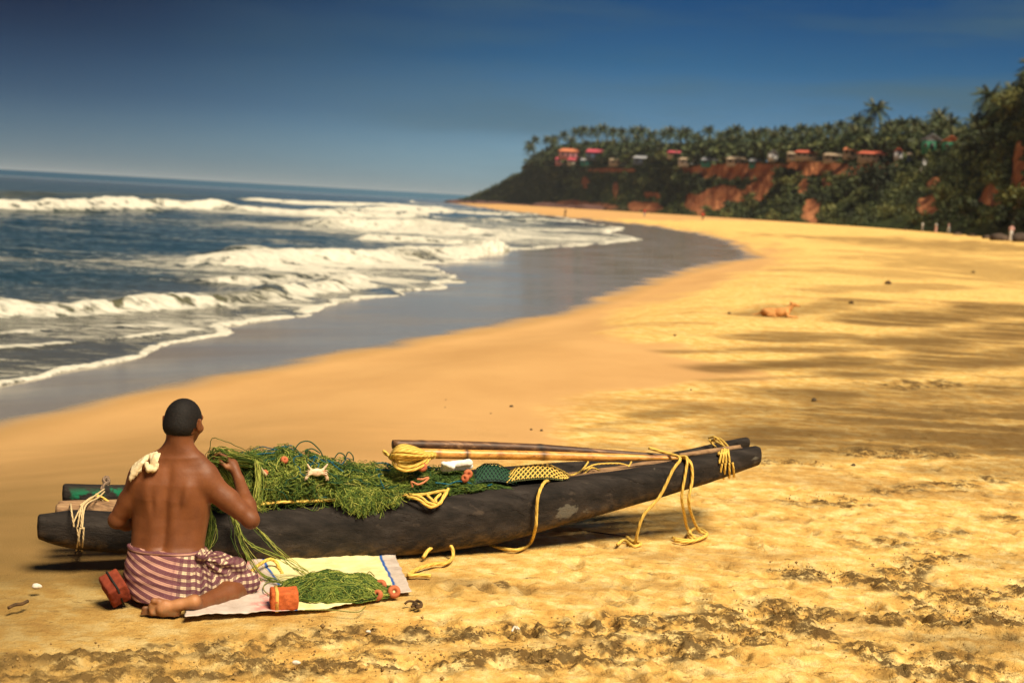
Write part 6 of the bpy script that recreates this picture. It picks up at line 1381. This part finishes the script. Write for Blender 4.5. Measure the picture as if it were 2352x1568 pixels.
# ------------------------------------------------------------------ people far along the beach
def walker(px, py, H, shirt, lower, label, stride=.12, face=0.0, skirt=False, armup=0):
    c = at_g(px, py); r = thing('person', label, 'person', c, face); k = H / 1.7; f = Field([-.45, -.4, -.02], [.45, .4, 1.85], .022)
    for s in (-1, 1):
        f.chain([np.array([s * .09, 0, .90]) * k, np.array([s * .10, s * stride * .6 + .03, .48]) * k, np.array([s * .10, s * stride, .06]) * k, np.array([s * .10, s * stride + .13, .03]) * k], [.085 * k, .055 * k, .036 * k, .032 * k], .02)
        f.chain([np.array([s * .19, 0, 1.38]) * k, np.array([s * .25, -s * .05 * 1, 1.12]) * k, np.array([s * .24, -s * .10 + .05, .88 + armup]) * k, np.array([s * .24, -s * .12 + .08, .80 + armup]) * k], [.055 * k, .042 * k, .030 * k, .028 * k], .02)
    f.ell(np.array([0, 0, 1.22]) * k, [.17 * k, .11 * k, .30 * k], .04); f.ell(np.array([0, 0, .95]) * k, [.155 * k, .115 * k, .14 * k], .04); f.cone(np.array([0, 0, 1.42]) * k, np.array([0, .01, 1.55]) * k, .055 * k, .05 * k, .02); f.ell(np.array([0, .01, 1.60]) * k, [.075 * k, .092 * k, .11 * k], .01); f.cone(np.array([0, .09, 1.60]) * k, np.array([0, .11, 1.58]) * k, .018, .015, .01)
    V, F = f.nets(); link('body', mesh_np('walker', relax(V, F, 1), F), FARSKIN, r)
    g = Field([-.45, -.4, .3], [.45, .4, 1.6], .022); g.ell(np.array([0, 0, 1.20]) * k, [.20 * k, .135 * k, .32 * k], .03)
    for s in (-1, 1): g.chain([np.array([s * .17, 0, 1.40]) * k, np.array([s * .26, -s * .04, 1.18]) * k], [.07 * k, .06 * k], .03)
    V, F = g.nets(); link('shirt', mesh_np('shirt', relax(V, F, 1), F), shirt, r)
    g = Field([-.45, -.5, -.02], [.45, .5, 1.2], .022)
    if skirt: g.chain([np.array([0, 0, .98]) * k, np.array([0, 0, .6]) * k, np.array([0, 0, .16]) * k], [.175 * k, .19 * k, .20 * k], .02)
    else:
        for s in (-1, 1): g.chain([np.array([s * .08, 0, .95]) * k, np.array([s * .10, s * stride * .6 + .03, .48]) * k, np.array([s * .10, s * stride * .95, .14]) * k], [.12 * k, .085 * k, .070 * k], .03)
    V, F = g.nets(); link('skirt' if skirt else 'trousers', mesh_np('lower_garment', relax(V, F, 1), F), lower, r)
    g = Field([-.15, -.18, 1.3], [.15, .18, 1.8], .016); g.ell(np.array([0, -.012, 1.625]) * k, [.084 * k, .098 * k, .105 * k], .01); V, F = g.nets(); fk = ((V[F, 2] > 1.60 * k) | (V[F, 1] < -.02)).all(1); link('hair', mesh_np('hair', V, F[fk]), DARKW, r)
FARSKIN = simple('far_skin', (.22, .09, .04), rough=.5); WH = wallmat('white_cotton', (.78, .76, .74)); PK = wallmat('pink_cotton', (.72, .42, .38)); RD = wallmat('red_cloth', (.55, .06, .03)); DK = wallmat('dark_cloth', (.05, .04, .03)); GY = wallmat('grey_cloth', (.35, .33, .34)); BL = wallmat('blue_cloth', (.10, .14, .25))
walker(2321, 553.5, 1.68, PK, WH, 'person in pink and white standing by dark rocks at the right edge', .04, 2.6, True)
walker(2118, 532, 1.6, WH, GY, 'leftmost of three walkers in pale clothes below the slope', .12, 1.2)
walker(2149, 534, 1.65, WH, PK, 'middle one of three walkers, in white and pink', .10, 1.9, True)
walker(2178, 536, 1.72, PK, WH, 'rightmost of three walkers, pink top and white below', .16, 1.4)
walker(1614, 507, 1.7, RD, DK, 'distant bather in red at the edge of the wet sand', .12, 0.5)
walker(1298, 499, 1.72, DK, DK, 'distant dark figure at the tip of the shore break', .2, 1.0)
walker(1480, 497, 1.7, RD, BL, 'tiny figure in red far along the beach', .12, 0.3)
# dark rocks and a low bank where the slope meets the sand, blue boats
ROCK = simple('dark_rock', (.05, .035, .028), (.11, .075, .05), 1.2, rough=.95, bump=.8, bd=.08)
for i, (x, y, s, l) in enumerate(((2298, 549, .85, 'dark rock left of the person at the right edge'), (2348, 551, 1.0, 'big dark rock behind the person at the right edge'), (2268, 546, .5, 'low dark rock in the line at the foot of the slope, nearest the big ones'), (2232, 541, .4, 'small rock between the walkers and the big dark rocks'), (2200, 538, .45, 'rock just right of the three walkers'), (2085, 527, .6, 'rock just left of the three walkers'), (2050, 524, .5, 'rock second left of the three walkers'))):
    lump('rock', at_g(x, y, s * .2), (s * 1.3, s, s * .8), ROCK, l, 'rock', 31 + i)
hr_ = np.random.default_rng(4)
for i in range(26):
    px = 1045 + 330 * i / 25; b, t, a = station(px); rad = hr_.uniform(3.5, 8); d = math.hypot(b[0], b[1]) - hr_.uniform(2, 18)
    o = lump('shore_rock', (d * math.sin(a), d * math.cos(a), -.4 if px < 1250 else .6), (rad * 1.3, rad, rad * .5), simple('shore_rock', (.075, .035, .03), (.12, .06, .05), .6, rough=.95) if i == 0 else bpy.data.materials['shore_rock'], ('dark reddish boulder at the waterline of the headland, ' + ('off its outermost tip' if px < 1100 else 'below its bare sloping ridge' if px < 1180 else 'below the palm grove corner' if px < 1260 else 'near the sand')), 'rock', 60 + i, .7, 'boulders at the foot of the headland')
BLU = simple('blue_hull', (.03, .10, .30), (.02, .07, .2), 3, rough=.5)
for i, (x, y, l) in enumerate(((1812, 505, 'leftmost of three blue boats drawn up below the slope'), (1845, 506, 'middle one of three blue boats drawn up below the slope'), (1884, 507, 'rightmost of three blue boats drawn up below the slope'))):
    c = at_g(x, y); r = thing('fishing_boat', l, 'boat', c, math.radians(8), 'blue boats below the slope'); n = 15; V = []; L = 4.2
    for k in range(n):
        t = -1 + 2 * k / (n - 1); w = .85 * (1 - abs(t) ** 2.6) + .03; sh = .75 + .35 * abs(t) ** 2
        for (a, z) in ((-1, 1), (-.9, .5), (-.45, .08), (0, 0), (.45, .08), (.9, .5), (1, 1)): V.append([t * L / 2, a * w, z * sh + .12 * t * t])
    F = [[k * 7 + j, (k + 1) * 7 + j, (k + 1) * 7 + j + 1, k * 7 + j + 1] for k in range(n - 1) for j in range(6)]; link('hull', mesh_np('hull', np.array(V), np.array(F)), BLU, r)
    q = MB(); 
    for t in (-.4, .05, .45): q = MB(); q.box([t * L / 2, 0, .68], [.25, 1.5, .05]); link('thwart', q.mesh('thwart', False), WOODT, r)

# sea air: thin even haze round everything
hb = MB(); hb.box([0, 0, 37.0], [52000, 52000, 92.0]); hm_ = bpy.data.materials.new('sea_haze'); hm_.use_nodes = True; nt_ = hm_.node_tree; nt_.nodes.clear()
ho = nt_.nodes.new('ShaderNodeOutputMaterial'); pv = nt_.nodes.new('ShaderNodeVolumePrincipled'); pv.inputs['Color'].default_value = (.80, .90, 1.0, 1); pv.inputs['Density'].default_value = .00006; pv.inputs['Anisotropy'].default_value = 0.0
nt_.links.new(pv.outputs[0], ho.inputs['Volume']); hz_ = link('haze', hb.mesh('haze', False), hm_, kind='stuff')
